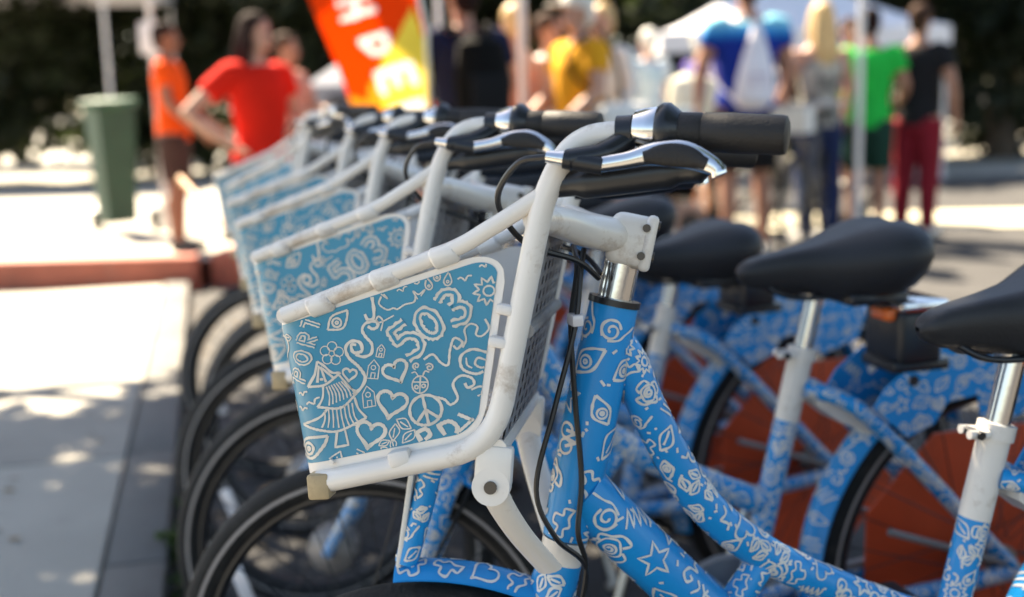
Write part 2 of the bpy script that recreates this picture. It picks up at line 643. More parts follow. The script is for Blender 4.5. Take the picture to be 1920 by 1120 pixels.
# ------------------------------------------------------------------ THE SHARE BICYCLE
# local axes: x towards the rear, y towards the bike's right side, z up; origin under the front axle
TILT = 0.235
def ax(z):
    return 0.147 + TILT * (z - 0.637)


def S3(s, y, z):
    return Vector((ax(z) + s, y, z))


def steer_matrix(th):
    p = Vector((ax(0.637), 0, 0.637))
    d = Vector((TILT, 0, 1)).normalized()
    return Matrix.Translation(p) @ Matrix.Rotation(th, 4, d) @ Matrix.Translation(-p)


PARTS = []            # (name, mesh, steered, children[(name, mesh)], kind)


def part(name, mb, mats, steered=False, subs=(), ang=38, kind=None, label=None):
    def mk(nm, b, mt, fix=True):
        o = b.build(nm, mt, None, ang=ang, fix=fix)
        me = o.data
        bpy.data.objects.remove(o)
        return me
    me = mk(name, mb, mats)
    PARTS.append(dict(name=name, mesh=me, steered=steered, kind=kind, label=label,
                      subs=[(n, mk(n, b, mt), k[0] if k else None) for n, b, mt, *k in subs]))


def wheel_parts(cx, cz, r, steered, drum, seed):
    Mx = Matrix.Translation((cx, 0, cz)) @ Matrix.Rotation(PI / 2, 4, 'X')
    tw = 0.0215
    rim = MB().lathe([(r - .028, -.012), (r - .028, .012), (r - .05, .011), (r - .056, 0.004), (r - .056, -.004), (r - .05, -.011)], Mx, 64, closed=True)
    tyre = MB()
    prof = []
    for k in range(18):
        a = 2 * PI * k / 18
        prof.append((r - tw + tw * math.cos(a) * (1 if math.cos(a) > 0 else 1.3), tw * math.sin(a)))
    tyre.lathe(prof, Mx, 72, 0, closed=True)
    for s in (-1, 1):      # reflective band on both side walls
        rr, h = r - tw * 1.25, tw * 1.0
        tyre.lathe([(rr - .0027, s * (h + .0004)), (rr + .0027, s * (h * 0.985 + .0006))], Mx, 72, 1)
    hub = MB()
    if drum:
        hub.lathe([(0, -.034), (.028, -.034), (.045, -.026), (.047, .0), (.045, .02), (.03, .03), (.012, .034), (.012, .055), (0, .055)], Mx, 28)
        hub.lathe([(0, -.055), (.009, -.055), (.009, -.034), (0, -.034)], Mx, 12)
    else:
        hub.lathe([(0, -.06), (.009, -.06), (.009, -.034), (.03, -.032), (.03, -.028), (.02, -.02), (.02, .02), (.03, .028), (.03, .032), (.009, .034), (.009, .06), (0, .06)], Mx, 24)
    sp = MB()
    for k in range(32):
        a = 2 * PI * k / 32
        sd = -1 if k % 2 else 1
        b = a + (0.55 if (k // 2) % 2 else -0.55)
        p = Vector((cx + .04 * math.cos(b), sd * .028, cz + .04 * math.sin(b)))
        q = Vector((cx + (r - .054) * math.cos(a), sd * .003, cz + (r - .054) * math.sin(a)))
        sp.tube([p, q], .0011, 4)
    refs = []
    for a in (R(200), R(20)):
        p = Vector((cx + r * .62 * math.cos(a), -.014, cz + r * .62 * math.sin(a)))
        refs.append(MB().box(p, (.026, .007, .075), Matrix.Rotation(-a, 3, 'Y'), .003))
    part('wheel', rim, M['rim'], steered,
         [('tyre', tyre, [M['rubber'], M['reflex']]), ('hub', hub, M['hub']), ('spokes', sp, M['rim'], 'stuff'), ('reflector', refs[0], M['clear']), ('reflector', refs[1], M['clear'])])


def build_bike_parts():
    W0, W1 = 0.150, 0.122              # half width of the basket at the back and at the front
    # --- side tubes: bottom rail, post, arch and bar end in one bent tube
    for sd in (-1, 1):
        pts = [S3(-0.2500, sd * W1, 0.7370), S3(-0.0810, sd * W0, 0.7770), S3(-0.0810, sd * W0, 1.0120), S3(-0.0630, sd * (W0 + .002), 1.0610), S3(0.0050, sd * (W0 + .010), 1.0630), S3(0.1170, sd * (W0 + .034), 1.0530)]
        path = fillet(pts, [.045, .03, .03, .03], 8)
        part('handlebar', MB().tube(path, .0112, 18), M['white'], True)
        # grip with twist ring
        g0, g1 = S3(0.0190, sd * (W0 + .013), 1.0625), S3(0.1210, sd * (W0 + .035), 1.0530)
        d = (g1 - g0)
        g = MB()
        prof = [(0, .0148), (.012, .0165), (.03, .0168), (.032, .0156), (.034, .0172), (.06, .0178), (.1, .0172), (.104, .0165), (.106, .012)]
        path = [g0 + d.normalized() * t for t, _ in prof]
        g.tube(path, [r for _, r in prof], 28)
        ring = MB()
        prof = [(-.03, .0125), (-.0285, .0165), (-.018, .0195), (-.010, .0205), (-.008, .020)]
        ring.tube([g0 + d.normalized() * t for t, _ in prof], [r for _, r in prof], 28, 0)
        prof = [(-.008, .0215), (-.004, .0245), (.002, .0245), (.007, .021), (.012, .017)]
        ring.tube([g0 + d.normalized() * t for t, _ in prof], [r for _, r in prof], 28, 1)
        part('grip', g, M['grip'], True, [('grip_ring', ring, [M['chrome'], M['plastic']])], ang=50)
        # brake clamp and lever
        c = S3(-0.0370, sd * (W0 + .006), 1.0560)
        mnt = MB()
        mnt.tube([S3(-0.0250, sd * (W0 + .006), 1.0625), S3(-0.0110, sd * (W0 + .008), 1.0625)], .0155, 20)
        o = sd * .026
        mnt.tube(spline([S3(-0.0150, sd * W0 + o * .4, 1.0560), S3(-0.0330, sd * W0 + o * .9, 1.0440), S3(-0.0630, sd * W0 + o * 1.15, 1.0390)], 6), [.011] * 7 + [.010] * 6, 12)
        mnt.tube([S3(-0.0670, sd * W0 + o * 1.15, 1.0400), S3(-0.0310, sd * W0 + o * 1.2, 1.0330)], .0085, 12)
        ad = MB().tube([S3(-0.0830, sd * W0 + o * 1.1, 1.0430), S3(-0.0650, sd * W0 + o * 1.15, 1.0400)], [.0055, .0075], 12)
        part('brake_clamp', mnt, M['plastic'], True, [('cable_adjuster', ad, M['chrome'])])
        lv = MB()
        lp = spline([S3(-.033, sd * W0 + o * 1.25, 1.034), S3(-.012, sd * W0 + o * 1.32, 1.0365), S3(.012, sd * W0 + o * 1.45, 1.041), S3(.040, sd * W0 + o * 1.6, 1.039), S3(.066, sd * W0 + o * 1.8, 1.028), S3(.072, sd * W0 + o * 1.85, 1.020)], 6)
        n = len(lp)
        lv.etube(lp, [(.0075 + .0045 * math.exp(-((k / (n - 1) - .55) / .2) ** 2), .0055) for k in range(n)], 14, ref=Vector((0, 0, 1)))
        pd = MB()
        pp = [p + Vector((0, sd * .0042, -.0015)) for p in lp[10:23]]
        n = len(pp)
        pd.etube(pp, [(.002 + .0083 * math.sin(PI * min(max(k / (n - 1), .06), .94)) ** .55, .0040) for k in range(n)], 14, ref=Vector((0, 0, 1)))
        part('brake_lever', lv, M['chrome'], True, [('lever_pad', pd, M['grip'])])
        hs = MB().etube(spline([S3(-.078, sd * (W0 - .006), 1.018), S3(-.03, sd * (W0 + .004), 1.021), S3(.03, sd * (W0 + .016), 1.026), S3(.068, sd * (W0 + .03), 1.027)], 6), [(.012, .010)] * 4 + [(.0155, .012)] * 9 + [(.012, .010)] * 4 + [(.006, .006)] * 2, 14, ref=Vector((0, 0, 1)))
        part('brake_housing', hs, M['plastic'], True)
        # top rail
        tr = spline([S3(-0.3160, sd * W1, 0.9020), S3(-0.2400, sd * (W1 + .009), 0.9310), S3(-0.1600, sd * (W0 - .008), 0.9610), S3(-0.1250, sd * (W0 - .003), 0.9810), S3(-0.0850, sd * W0, 1.0080)], 7)
        part('top_rail', MB().tube(tr, .0082, 14), M['white'], True)
        for k, (s, y, z) in enumerate([(-.28, W1 + .004, .914), (-.22, W1 + .011, .938), (-.165, W0 - .009, .958)]):
            part('rail_clip', MB().tube([S3(s - .011, sd * y, z - .0055), S3(s - .009, sd * y, z - .0045), S3(s + .009, sd * y, z + .0015), S3(s + .011, sd * y, z + .0025)], [.0085, .0105, .0105, .0085], 14), M['white'], True)
        for k, (s, z) in enumerate([(-.094, .905), (-.095, .875)]):
            part('post_clip', MB().box(S3(s, sd * W0, z), (.020, .017, .010), (0, .23, 0), .003), M['cream'], True)
        part('rail_clip', MB().box(S3(-0.1700, sd * (W0 - .012), 0.7650), (.022, .020, .016), (0, -.2, 0), .004), M['cream'], True)
        # tan end cap of the bottom rail
        part('corner_cap', MB().box(S3(-.247, sd * W1, .735), (.022, .027, .025), (0, -.05, 0), .003), M['tan'], True)
        # bracket arm down to the fork crown
        br = MB()
        arm = spline([S3(-0.0780, sd * (W0 - .006), 0.7650), S3(-0.0740, sd * (W0 - .008), 0.7350), S3(-0.0460, sd * .105, 0.6850), S3(-0.0080, sd * .05, 0.6300)], 6)
        br.etube(arm, [(.014, .006)] * len(arm), 12, ref=Vector((1, 0, 0)))
        br.tube([S3(-0.0760, sd * (W0 + .003), 0.7390), S3(-0.0760, sd * (W0 - .014), 0.7390)], .018, 24)
        br.box(S3(-0.0770 - .0005, sd * (W0 - .0055), .758), (.0355, .0168, .040), (0, .1, 0), .004)
        bo = MB().tube([S3(-0.0760, sd * (W0 + .0055), 0.7390), S3(-0.0760, sd * (W0 - .01), 0.7390)], .0062, 14)
        part('basket_bracket', br, M['white'], True, [('bolt', bo, M['bolt'])])
    # front cross tubes
    part('front_rail', MB().tube([S3(-0.3160, -W1, 0.9020), S3(-0.3200, 0, 0.9020), S3(-0.3160, W1, 0.9020)], .008, 12), M['white'], True)
    part('cross_bar', MB().tube([S3(-0.0720, -W0, 0.8850), S3(-0.0720, W0, 0.8850)], .0072, 12), M['grey_plate'], True)
    part('cross_bar', MB().tube([S3(-0.0770, -W0, 0.7750), S3(-0.0770, W0, 0.7750)], .009, 12), M['white'], True)
    # --- printed basket panel: left side, rounded front corner, front, right side in one bent sheet
    cols = []

    def plan(v):
        """plan outline of the sheet at height fraction v"""
        sr, sf = -.094 - .010 * v, -.268 - .058 * v
        pts = fillet([(sr, -W0 + .004, 0), (sf, -W1 + .002, 0), (sf, W1 - .002, 0), (sr, W0 - .004, 0)], [.03, .03], 7)
        left = [Vector(pts[0]).lerp(Vector(pts[1]), k / 28) for k in range(28)]
        n = len(pts)
        mid = list(pts[1:9])
        fr = [Vector(pts[8]).lerp(Vector(pts[9]), k / 8) for k in range(1, 8)]
        mid2 = list(pts[9:n - 1])
        right = [Vector(pts[n - 2]).lerp(Vector(pts[n - 1]), k / 28) for k in range(1, 29)]
        return left + mid + fr + mid2 + right
    NCOL = len(plan(0))

    def zlim(s, edge):
        zb = .777 + (s + .107) * .215
        zt = .958 + (s + .127) * .315
        return zb, zt

    PL = {}

    def sheet(col, v):
        """point of the sheet: col = column (float), v = height fraction"""
        vv = min(max(v, 0), 1)
        key = round(vv, 4)
        if key not in PL:
            PL[key] = plan(vv)
        pl = PL[key]
        c = min(max(col, 0), NCOL - 1.001)
        i = int(c)
        p = pl[i].lerp(pl[i + 1], c - i)
        zb, zt = zlim(p.x, 0)
        return S3(p.x, p.y, zb + (zt - zb) * vv), p

    def sheet_n(col, v):
        a, b = sheet(col - .3, v)[0], sheet(col + .3, v)[0]
        c, d = sheet(col, v - .02)[0], sheet(col, v + .02)[0]
        return (b - a).cross(d - c).normalized()

    def lifted(col, v, lift):
        return sheet(col, v)[0] + sheet_n(col, v) * lift

    sgn = 1.0
    n0 = sheet_n(5, .5)
    if n0.y > 0:
        sgn = -1.0

    def ends(c, rad, m):
        """height limits at column c with rounded back corners; m = margin"""
        e = min(c, NCOL - 1 - c) / 28.0
        lo, hi = m * 1.9, 1 - m
        e2 = (e - m) / rad
        if e2 < 1:
            k = 1 - math.sqrt(max(0, 1 - (1 - max(e2, 0)) ** 2))
            lo, hi = lo + k * rad * .85, hi - k * rad * .85
        return lo, hi
    pan = MB()
    for (lift, mi, m, rad) in ((0.0, 0, 0.0, .22), (-.002, 0, 0.0, .22), (.0005, 1, .036, .15)):
        cs = [c for c in np.concatenate([np.linspace(0, 6, 16), np.arange(7, NCOL - 8), np.linspace(NCOL - 7, NCOL - 1, 16)]) if min(c, NCOL - 1 - c) / 28 >= m]
        NR = 9
        vs, fs = [], []
        for i, c in enumerate(cs):
            lo, hi = ends(c, rad, m)
            for j in range(NR):
                vs.append(lifted(c, lo + (hi - lo) * j / (NR - 1), lift * sgn if lift > 0 else lift * sgn))
        for i in range(len(cs) - 1):
            for j in range(NR - 1):
                a = i * NR + j
                fs.append((a, a + NR, a + NR + 1, a + 1))
        pan.add(vs, fs, mi)
    # drawings on the left side, in the drawing's own units
    Q = [(527, 592), (957, 470), (890, 848), (580, 868)]     # TL TR BR BL of the drawing sheet

    def inv_bilinear(x, y):
        h, v = .5, .5
        for _ in range(8):
            tx = Q[0][0] * (1 - h) * v + Q[1][0] * h * v + Q[2][0] * h * (1 - v) + Q[3][0] * (1 - h) * (1 - v)
            ty = Q[0][1] * (1 - h) * v + Q[1][1] * h * v + Q[2][1] * h * (1 - v) + Q[3][1] * (1 - h) * (1 - v)
            hx = (Q[1][0] - Q[0][0]) * v + (Q[2][0] - Q[3][0]) * (1 - v)
            hy = (Q[1][1] - Q[0][1]) * v + (Q[2][1] - Q[3][1]) * (1 - v)
            vx = (Q[0][0] - Q[3][0]) * (1 - h) + (Q[1][0] - Q[2][0]) * h
            vy = (Q[0][1] - Q[3][1]) * (1 - h) + (Q[1][1] - Q[2][1]) * h
            ex, ey = x - tx, y - ty
            det = hx * vy - hy * vx
            h += (ex * vy - ey * vx) / det
            v += (hx * ey - hy * ex) / det
        return h, v
    COLF = 33.0           # column of the sheet's front edge as the drawing sees it

    def paper(flip):
        def fn(zx, zy):
            x, y = 500 + zx / 2.1545, 420 + zy / 2.1545
            h, v = inv_bilinear(x, y)
            c = 1.0 + (1 - h) * (COLF - 1.0)
            lo, hi = ends(max(c, 0), .15, .036)
            if c < 1.05 or c > NCOL / 2 or v < lo or v > hi:
                return None
            if flip:
                c = NCOL - 1 - c
            return lifted(c, v, LIFT[0] * sgn)
        return fn
    DR = []               # (stroke, width, slot)
    LIFT = [.0011]

    def put(strokes, cx, cy, s, rot=0, w=7, sx=1.0, slot=2):
        for st in xform([[(x, -y) for x, y in q] for q in strokes], cx, cy, s, -rot, sx):
            DR.append((st, w, slot))

    def hollow(ch, cx, cy, s, rot, w=8, t=.085):
        put(GLYPH[ch], cx, cy, s, rot, w * 2.6, 1.0, 2)
        put(GLYPH[ch], cx, cy, s, rot, w * .85, 1.0, 1)
    hollow('5', 602, 470, 160, .60, 17); hollow('0', 692, 402, 138, .5, 17); hollow('3', 787, 344, 158, .5, 17)
    put(d_heart(), 556, 592, 102, .35, 15); put(d_heart(), 528, 722, 122, -.28, 17); put(d_heart(), 438, 835, 118, -.25, 17); put(d_heart(), 370, 590, 58, -.2, 11)
    put(d_peace(), 660, 756, 124, .15, 14)
    # fir tree of three tiers
    tree = [[(245, 528), (232, 580), (208, 626)], sp2([(208, 626), (270, 622), (335, 578)], 6), sp2([(335, 578), (300, 575), (272, 548), (245, 528)], 5),
            [(250, 545), (240, 612)], [(256, 550), (275, 612)], [(262, 556), (305, 596)], [(250, 600), (265, 600)],
            sp2([(262, 628), (258, 670), (238, 708)], 5), sp2([(238, 708), (330, 716), (398, 660)], 6), sp2([(398, 660), (370, 640), (330, 588)], 5),
            sp2([(275, 716), (240, 750), (178, 772)], 5), sp2([(178, 772), (300, 808), (428, 764)], 7), sp2([(428, 764), (398, 725), (385, 680)], 5),
            [(308, 806), (297, 868), (350, 864), (340, 806)]]
    for q in range(8):
        tree.append(sp2([(275 + q * 10, 630 - q * 3), (285 + q * 13, 665 - q * 3), (282 + q * 15, 705 - q * 5)], 3))
        tree.append(sp2([(262 + q * 16, 722 - q * 3), (262 + q * 17, 755), (250 + q * 22, 788 + (4 - abs(q - 4)) * 2)], 3))
    for st in tree[:14]:
        DR.append((st, 11, 2))
    for st in tree[14:]:
        DR.append((st, 7, 2))
    # big curl beside the tree
    for st, w in ((sp2([(405, 470), (385, 470), (392, 500), (425, 496), (420, 462), (385, 455), (362, 480), (372, 520), (410, 560), (432, 605), (412, 645), (380, 668)], 6), 15),
                  (sp2([(455, 398), (474, 410), (494, 400), (488, 380), (450, 384), (432, 410), (444, 440), (466, 470), (462, 508), (430, 520), (400, 508)], 6), 14),
                  (sp2([(505, 420), (515, 380), (500, 360), (490, 375), (505, 385), (560, 360)], 6), 7),
                  (sp2([(515, 280), (505, 310), (535, 335), (560, 330), (575, 335), (605, 318), (640, 310), (648, 288)], 6), 8),
                  (sp2([(515, 270), (540, 290), (520, 265)], 5), 7),
                  (sp2([(655, 300), (640, 265), (660, 280), (685, 262), (668, 288)], 6), 7)):
        DR.append((st, w, 2))
    for ch, x, y, s in (('P', 172, 582, 70), ('O', 188, 510, 66), ('R', 212, 440, 72), ('T', 232, 374, 72)):
        hollow(ch, x, y, s, 1.2, 8.5)
    put(d_eye(), 340, 370, 112, .55, 10); put(d_eye(), 208, 860, 140, .28, 13)
    put(GLYPH['J'], 470, 328, 95, .05, 15)
    for x, y, s, r in ((652, 215, 52, .3), (700, 240, 56, .2), (735, 208, 52, -.1), (775, 226, 62, -.15)):
        put(d_drop(), x, y, s, r, 7)
    for x, y, s, r in ((862, 165, 74, .35), (840, 232, 56, .1), (918, 182, 44, .3), (226, 690, 52, .4), (186, 655, 40, .1), (180, 715, 44, -.2)):
        put(d_bird(), x, y, s, r, 8)
    put(d_sun(), 926, 285, 122, .1, 9)
    for st, w in ((sp2([(664, 548), (700, 530), (728, 566), (756, 578), (766, 520), (785, 470), (815, 490), (795, 515), (780, 500)], 6), 11),
                  (sp2([(815, 512), (830, 480), (826, 438), (850, 416), (875, 430), (868, 462), (890, 470), (918, 440), (905, 400)], 6), 9),
                  (sp2([(905, 540), (850, 522), (806, 548), (810, 600), (860, 626), (900, 612)], 6), 13), (sp2([(900, 572), (870, 560), (858, 584), (880, 602), (905, 596)], 6), 10),
                  (sp2([(826, 555), (828, 585), (846, 600)], 5), 8),
                  (sp2([(700, 706), (735, 720), (756, 744), (785, 720), (770, 660), (800, 628), (840, 640), (850, 668), (825, 680), (815, 660)], 6), 12), (sp2([(838, 690), (870, 680), (890, 690)], 5), 10)):
        DR.append((st, w, 2))
    put(d_bug(), 646, 634, 104, -.1, 7)
    put(spiral(0, 0, .08, .5, 0, 1.4)and[spiral(0, 0, .08, .5, 0, 1.4)], 684, 582, 34, 0, 7); put([spiral(0, 0, .08, .5, 2, 1.4)], 634, 572, 30, 0, 7)
    put(d_leaves(), 560, 835, 120, .4, 6); put(d_leaves(), 505, 890, 80, 1.4, 5)
    put(GLYPH['P'], 655, 876, 96, .45, 20); put(GLYPH['D'], 748, 852, 100, .5, 20)
    DR.append(([(782, 786), (850, 828)], 17, 2)); DR.append(([(782, 860), (860, 796)], 15, 2))
    for x, y, s, r in ((500, 500, 52, -.2), (466, 572, 76, -.15), (440, 680, 84, .1)):
        put(d_house(), x, y, s, r, 5)
    put(GLYPH['D'], 95, 470, 100, .3, 10); put(d_leaf(), 124, 430, 44, -.4, 6); put(d_flower(), 305, 500, 96, .2, 5)
    put(d_star(), 120, 600, 46, .2, 6); put(d_stripes(), 400, 905, 60, 1.4, 6); put(d_leaf(), 290, 925, 90, .6, 7); put(d_curl(), 110, 720, 70, .3, 7)
    put(d_star(), 880, 720, 40, .2, 6); put(d_bird(), 600, 260, 44, .3, 6)
    for flip in (False, True):
        fn = paper(flip)
        for st, w, slot in DR:
            LIFT[0] = .0011 if slot == 2 else .0014
            ribbon(pan, st, w * .84, fn, slot, 9)
    part('basket_panel', pan, [M['cream'], M['panel_blue'], M['panel_ink']], True, ang=60)
    # --- perforated back plate with real slots
    bp = MB()
    ncol, nrow = 7, 15

    def bars(a, b, n, f):
        st_ = (b - a) / (n + f)
        return [a + st_ * (k // 2) + (st_ * f if k % 2 else 0) for k in range(2 * n + 2)]
    ye = bars(-W0 + .004, W0 - .004, ncol, .66)
    ze = bars(.780, .992, nrow, .40)
    for dx in (0.0, .002):
        vs = [S3(-.081 + dx + .006, y, z) for z in ze for y in ye]
        fs = []
        n = len(ye)
        for j in range(len(ze) - 1):
            for i in range(len(ye) - 1):
                if i % 2 == 1 and j % 2 == 1 and not (0.877 < ze[j] < .889):
                    continue
                fs.append((j * n + i, j * n + i + 1, (j + 1) * n + i + 1, (j + 1) * n + i))
        bp.add(vs, fs, 0)
    part('back_plate', bp, M['grey_plate'], True)
    # basket floor (wire tray)
    fl = MB()
    for k in range(7):
        y = -.11 + k * .22 / 6
        fl.tube([S3(-.107, y * 1.15, .79), S3(-.25, y * .98, .753)], .003, 6)
    for s in (-.14, -.19, -.24):
        fl.tube([S3(s, -.13, .785 + (s + .13) * .24), S3(s, .13, .797 + (s + .13) * .24)], .003, 6)
    part('basket_floor', fl, M['white'], True)
    # --- stem: two arms meeting in a clamp
    st = MB()
    for sd in (-1, 1):
        a = spline([S3(-.084, sd * W0, .988), S3(-.07, sd * .105, .985), S3(-.045, sd * .05, .975), S3(-.008, sd * .006, .966)], 7)
        st.tube(a, [.0135 + .005 * k / (len(a) - 1) for k in range(len(a))], 16)
    st.box(S3(.004, 0, .962), (.046, .048, .054), (0, .23, 0), .011, seg=4)
    st.box(S3(.023, 0, .958), (.012, .052, .058), (0, .23, 0), .005, seg=3)
    bo = MB()
    for y, z in ((-.015, .976), (-.015, .944), (.015, .976), (.015, .944)):
        bo.tube([S3(.027, y, z), S3(.0315, y, z - .001)], .0048, 10)
    for z in (.974, .946):
        bo.tube([S3(.018, -.0235, z), S3(.018, -.0275, z)], .0042, 10)
    part('stem', st, M['white'], True, [('bolt', bo, M['bolt'])])
    part('steerer', MB().tube([S3(0, 0, .945), S3(0, 0, .895)], .0185, 24), M['chrome'], True)
    # --- fork
    fk = MB()
    printed_tube(fk, [S3(0, 0, .624), S3(-.003, 0, .585), S3(-.004, 0, .568)], [.023, .026, .024], 5, w=.003)
    for sd in (-1, 1):
        p = spline([S3(0, sd * .02, .575), S3(-.005, sd * .045, .55), S3(-.018, sd * .052, .45), Vector((0, sd * .052, .30))], 7)
        printed_tube(fk, p, [.0165] * 8 + [.0165 - .006 * k / (len(p) - 9) for k in range(len(p) - 8)], 6 + sd, 14, w=.0026)
    cr = MB().tube([S3(0, 0, .648), S3(0, 0, .620)], [.024, .0225], 22)
    part('fork', fk, [M['blue'], M['ink']], True, [('crown_race', cr, M['white'])])
    # front fender and the strut carrying the basket
    fd = MB()
    rings = []
    for k in range(17):
        a = R(96) - R(46) * k / 16
        rr = .316
        ring = []
        for j in range(9):
            y = -.029 + .058 * j / 8
            q = rr + .008 - .014 * (abs(y) / .029) ** 2
            ring.append(Vector((q * math.cos(a), y, .3 + q * math.sin(a))))
        rings.append(ring)
    vs = [p for r in rings for p in r]
    fs = []
    for i in range(16):
        for j in range(8):
            fs.append((i * 9 + j, i * 9 + j + 1, (i + 1) * 9 + j + 1, (i + 1) * 9 + j))
    fd.add(vs, fs, 0)
    fd.add([p + Vector((0, 0, -.0015)) for p in vs], fs, 0)
    rs = random.Random(3)
    for k in range(7):
        for j in range(2):
            stt = xform(rs.choice(DOODLES)(), (k + .5) * .038, -.014 + j * .028, .032, rs.uniform(0, 6))

            def ff(u, v):
                if not (-.028 < v < .028 and 0 < u < .262):
                    return None
                a = R(96) - u / .316
                q = .316 + .0088 - .014 * (abs(v) / .029) ** 2
                return Vector((q * math.cos(a), v, .3 + q * math.sin(a)))
            for s in stt:
                ribbon(fd, s, .0026, ff, 1, .005)
    part('front_fender', fd, [M['blue'], M['ink']], True)
    sb = MB()
    p = [S3(-.158, -.006, .762), S3(-.160, -.006, .69), S3(-.166, -.006, .622)]
    printed_tube(sb, p, .0125, 11, 14, w=.0024)
    sb.box(S3(-.176, -.006, .69), (.006, .022, .145), (0, .18, 0), .002, mi=1)
    part('basket_strut', sb, [M['blue'], M['ink']], True)
    wheel_parts(0, .30, .30, True, True, 1)
    # cables in front of the head tube
    for k, (q, y0) in enumerate(((.0, -.02), (.012, .012))):
        cb = MB().tube(spline([S3(-.050, y0 + .01, .957), S3(-.052, -.02 + q, .935), S3(-.050, -.03 + q, .88), S3(-.056 + q * 2.2, -.035 + q, .80), S3(-.060 + q * 4.4, -.04 + q, .72),
                               S3(-.03 + q * 2.2, -.045 + q * .5, .668), S3(.016, -.034, .625), S3(.014, -.032, .56), S3(-.03, -.045, .44)], 8), .0029, 8)
        part('brake_cable', cb, M['cable'], False)
    part('cable_clip', MB().box(S3(-.050, -.026, .888), (.012, .02, .012), None, .002), M['clear'], False)
    for sd in (-1, 1):
        cb = MB().tube(spline([S3(-0.0810, sd * (.15 + .028), 1.0430), S3(-0.1100, sd * .165, 1.0380), S3(-0.1250, sd * .135, 1.0050), S3(-0.0950, sd * .10, 0.9650), S3(-0.0450, sd * .06, 0.9450), S3(-0.0200, sd * .03, 0.9250)], 8), .003, 8)
        part('brake_cable', cb, M['cable'], True)
    # --- frame
    ht = MB()
    zz = [.897, .87, .82, .76, .71, .672, .650]
    printed_tube(ht, [Vector((ax(z), 0, z)) for z in zz], [.0255, .0262, .028, .0285, .027, .0248, .0242], 21, 26, w=.0031)
    cap = MB().tube([Vector((ax(z), 0, z)) for z in (.902, .8955)], .0275, 26)
    part('head_tube', ht, [M['blue'], M['ink']], False, [('headset_cap', cap, M['plastic'])])
    tt = spline([(.198, 0, .868), (.222, 0, .835), (.252, 0, .765), (.305, 0, .672), (.385, 0, .598), (.50, 0, .533), (.615, 0, .478)], 8)
    part('top_tube', printed_tube(MB(), tt, .0205, 31, 22, w=.003), [M['blue'], M['ink']])
    dt = spline([(.165, 0, .70), (.235, 0, .625), (.40, 0, .45), (.575, 0, .285)], 8)
    part('down_tube', printed_tube(MB(), dt, .031, 33, 26, w=.0032), [M['blue'], M['ink']])
    part('frame_strut', printed_tube(MB(), [(.335, 0, .53), (.385, 0, .592)], .017, 34, 16), [M['blue'], M['ink']])
    sx = lambda z: .62 + .235 * (z - .427)
    part('seat_tube', printed_tube(MB(), [(sx(z), 0, z) for z in (.27, .36, .45, .54, .605)], .0185, 35, 18, w=.0028), [M['blue'], M['ink']], False,
         [('seat_sleeve', MB().tube([(sx(z), 0, z) for z in (.605, .655, .70)], .0192, 20), M['white'])])
    sc = MB().tube([(sx(.70), 0, .70), (sx(.718), 0, .718)], .0225, 20)
    sc.tube([(sx(.71) - .02, -.012, .709), (sx(.71) - .046, -.012, .712)], .0055, 10)
    sc.tube([(sx(.71) - .02, .012, .709), (sx(.71) - .04, .012, .712)], .0055, 10)
    part('seat_clamp', sc, M['white'], False, [('bolt', MB().tube([(sx(.71) - .034, -.02, .711), (sx(.71) - .034, .02, .711)], .0052, 10), M['plastic'])])
    part('seat_post', MB().tube([(sx(.70), 0, .70), (sx(.797), 0, .797)], .0145, 20), M['chrome'], False,
         [('post_head', MB().box((sx(.797) + .012, 0, .803), (.06, .036, .02), (0, -.05, 0), .006), M['steel'])])
    # saddle: side profile with a drooping nose and a broad back
    sd = MB()
    prof = [(.575, .004, .846, .838), (.583, .016, .858, .825), (.605, .022, .868, .816), (.65, .029, .876, .809), (.70, .046, .884, .800), (.745, .075, .897, .792), (.785, .100, .909, .790), (.82, .108, .914, .796), (.85, .097, .909, .812), (.868, .06, .897, .830), (.874, .012, .882, .852)]
    rings = []
    for x, w, zt, zb in prof:
        ring = []
        for k in range(24):
            a = 2 * PI * k / 24
            c, s = math.cos(a), math.sin(a)
            yy = w * (abs(c) ** .75) * (1 if c > 0 else -1)
            zz = (zt + zb) / 2 + (zt - zb) / 2 * (abs(s) ** .8) * (1 if s > 0 else -1)
            if s < 0:
                yy *= .9
            zz -= .006 * math.exp(-(yy / .02) ** 2) if s > 0 else 0
            ring.append(Vector((x, yy, zz)))
        rings.append(ring)
    sm = spline
    dense = []
    for i in range(len(rings) - 1):
        for t in (0, .5):
            if t == 0:
                dense.append(rings[i])
            else:
                i0, i3 = max(i - 1, 0), min(i + 2, len(rings) - 1)
                dense.append([(-rings[i0][k] + 9 * rings[i][k] + 9 * rings[i + 1][k] - rings[i3][k]) / 16 for k in range(24)])
    dense.append(rings[-1])
    sd.rings(dense)
    rl = MB()
    for y in (-.024, .024):
        rl.tube(spline([(.615, y * .3, .824), (.65, y, .804), (.715, y, .799), (.785, y * 1.6, .806), (.835, y * 1.6, .824)], 6), .0042, 8)
    bs = MB().box((.785, 0, .797), (.10, .12, .02), None, .006)
    for y in (-.04, .04):
        for k in range(6):
            bs.tube([(.80, y, .782 + k * .006), (.80, y, .785 + k * .006)], .015 if k % 2 else .012, 12)
    part('saddle', sd, M['saddle'], False, [('saddle_rail', rl, M['plastic']), ('saddle_base', bs, M['plastic'])], ang=70)
    # rear triangle
    rx, rz, rr = 1.045, .33, .33
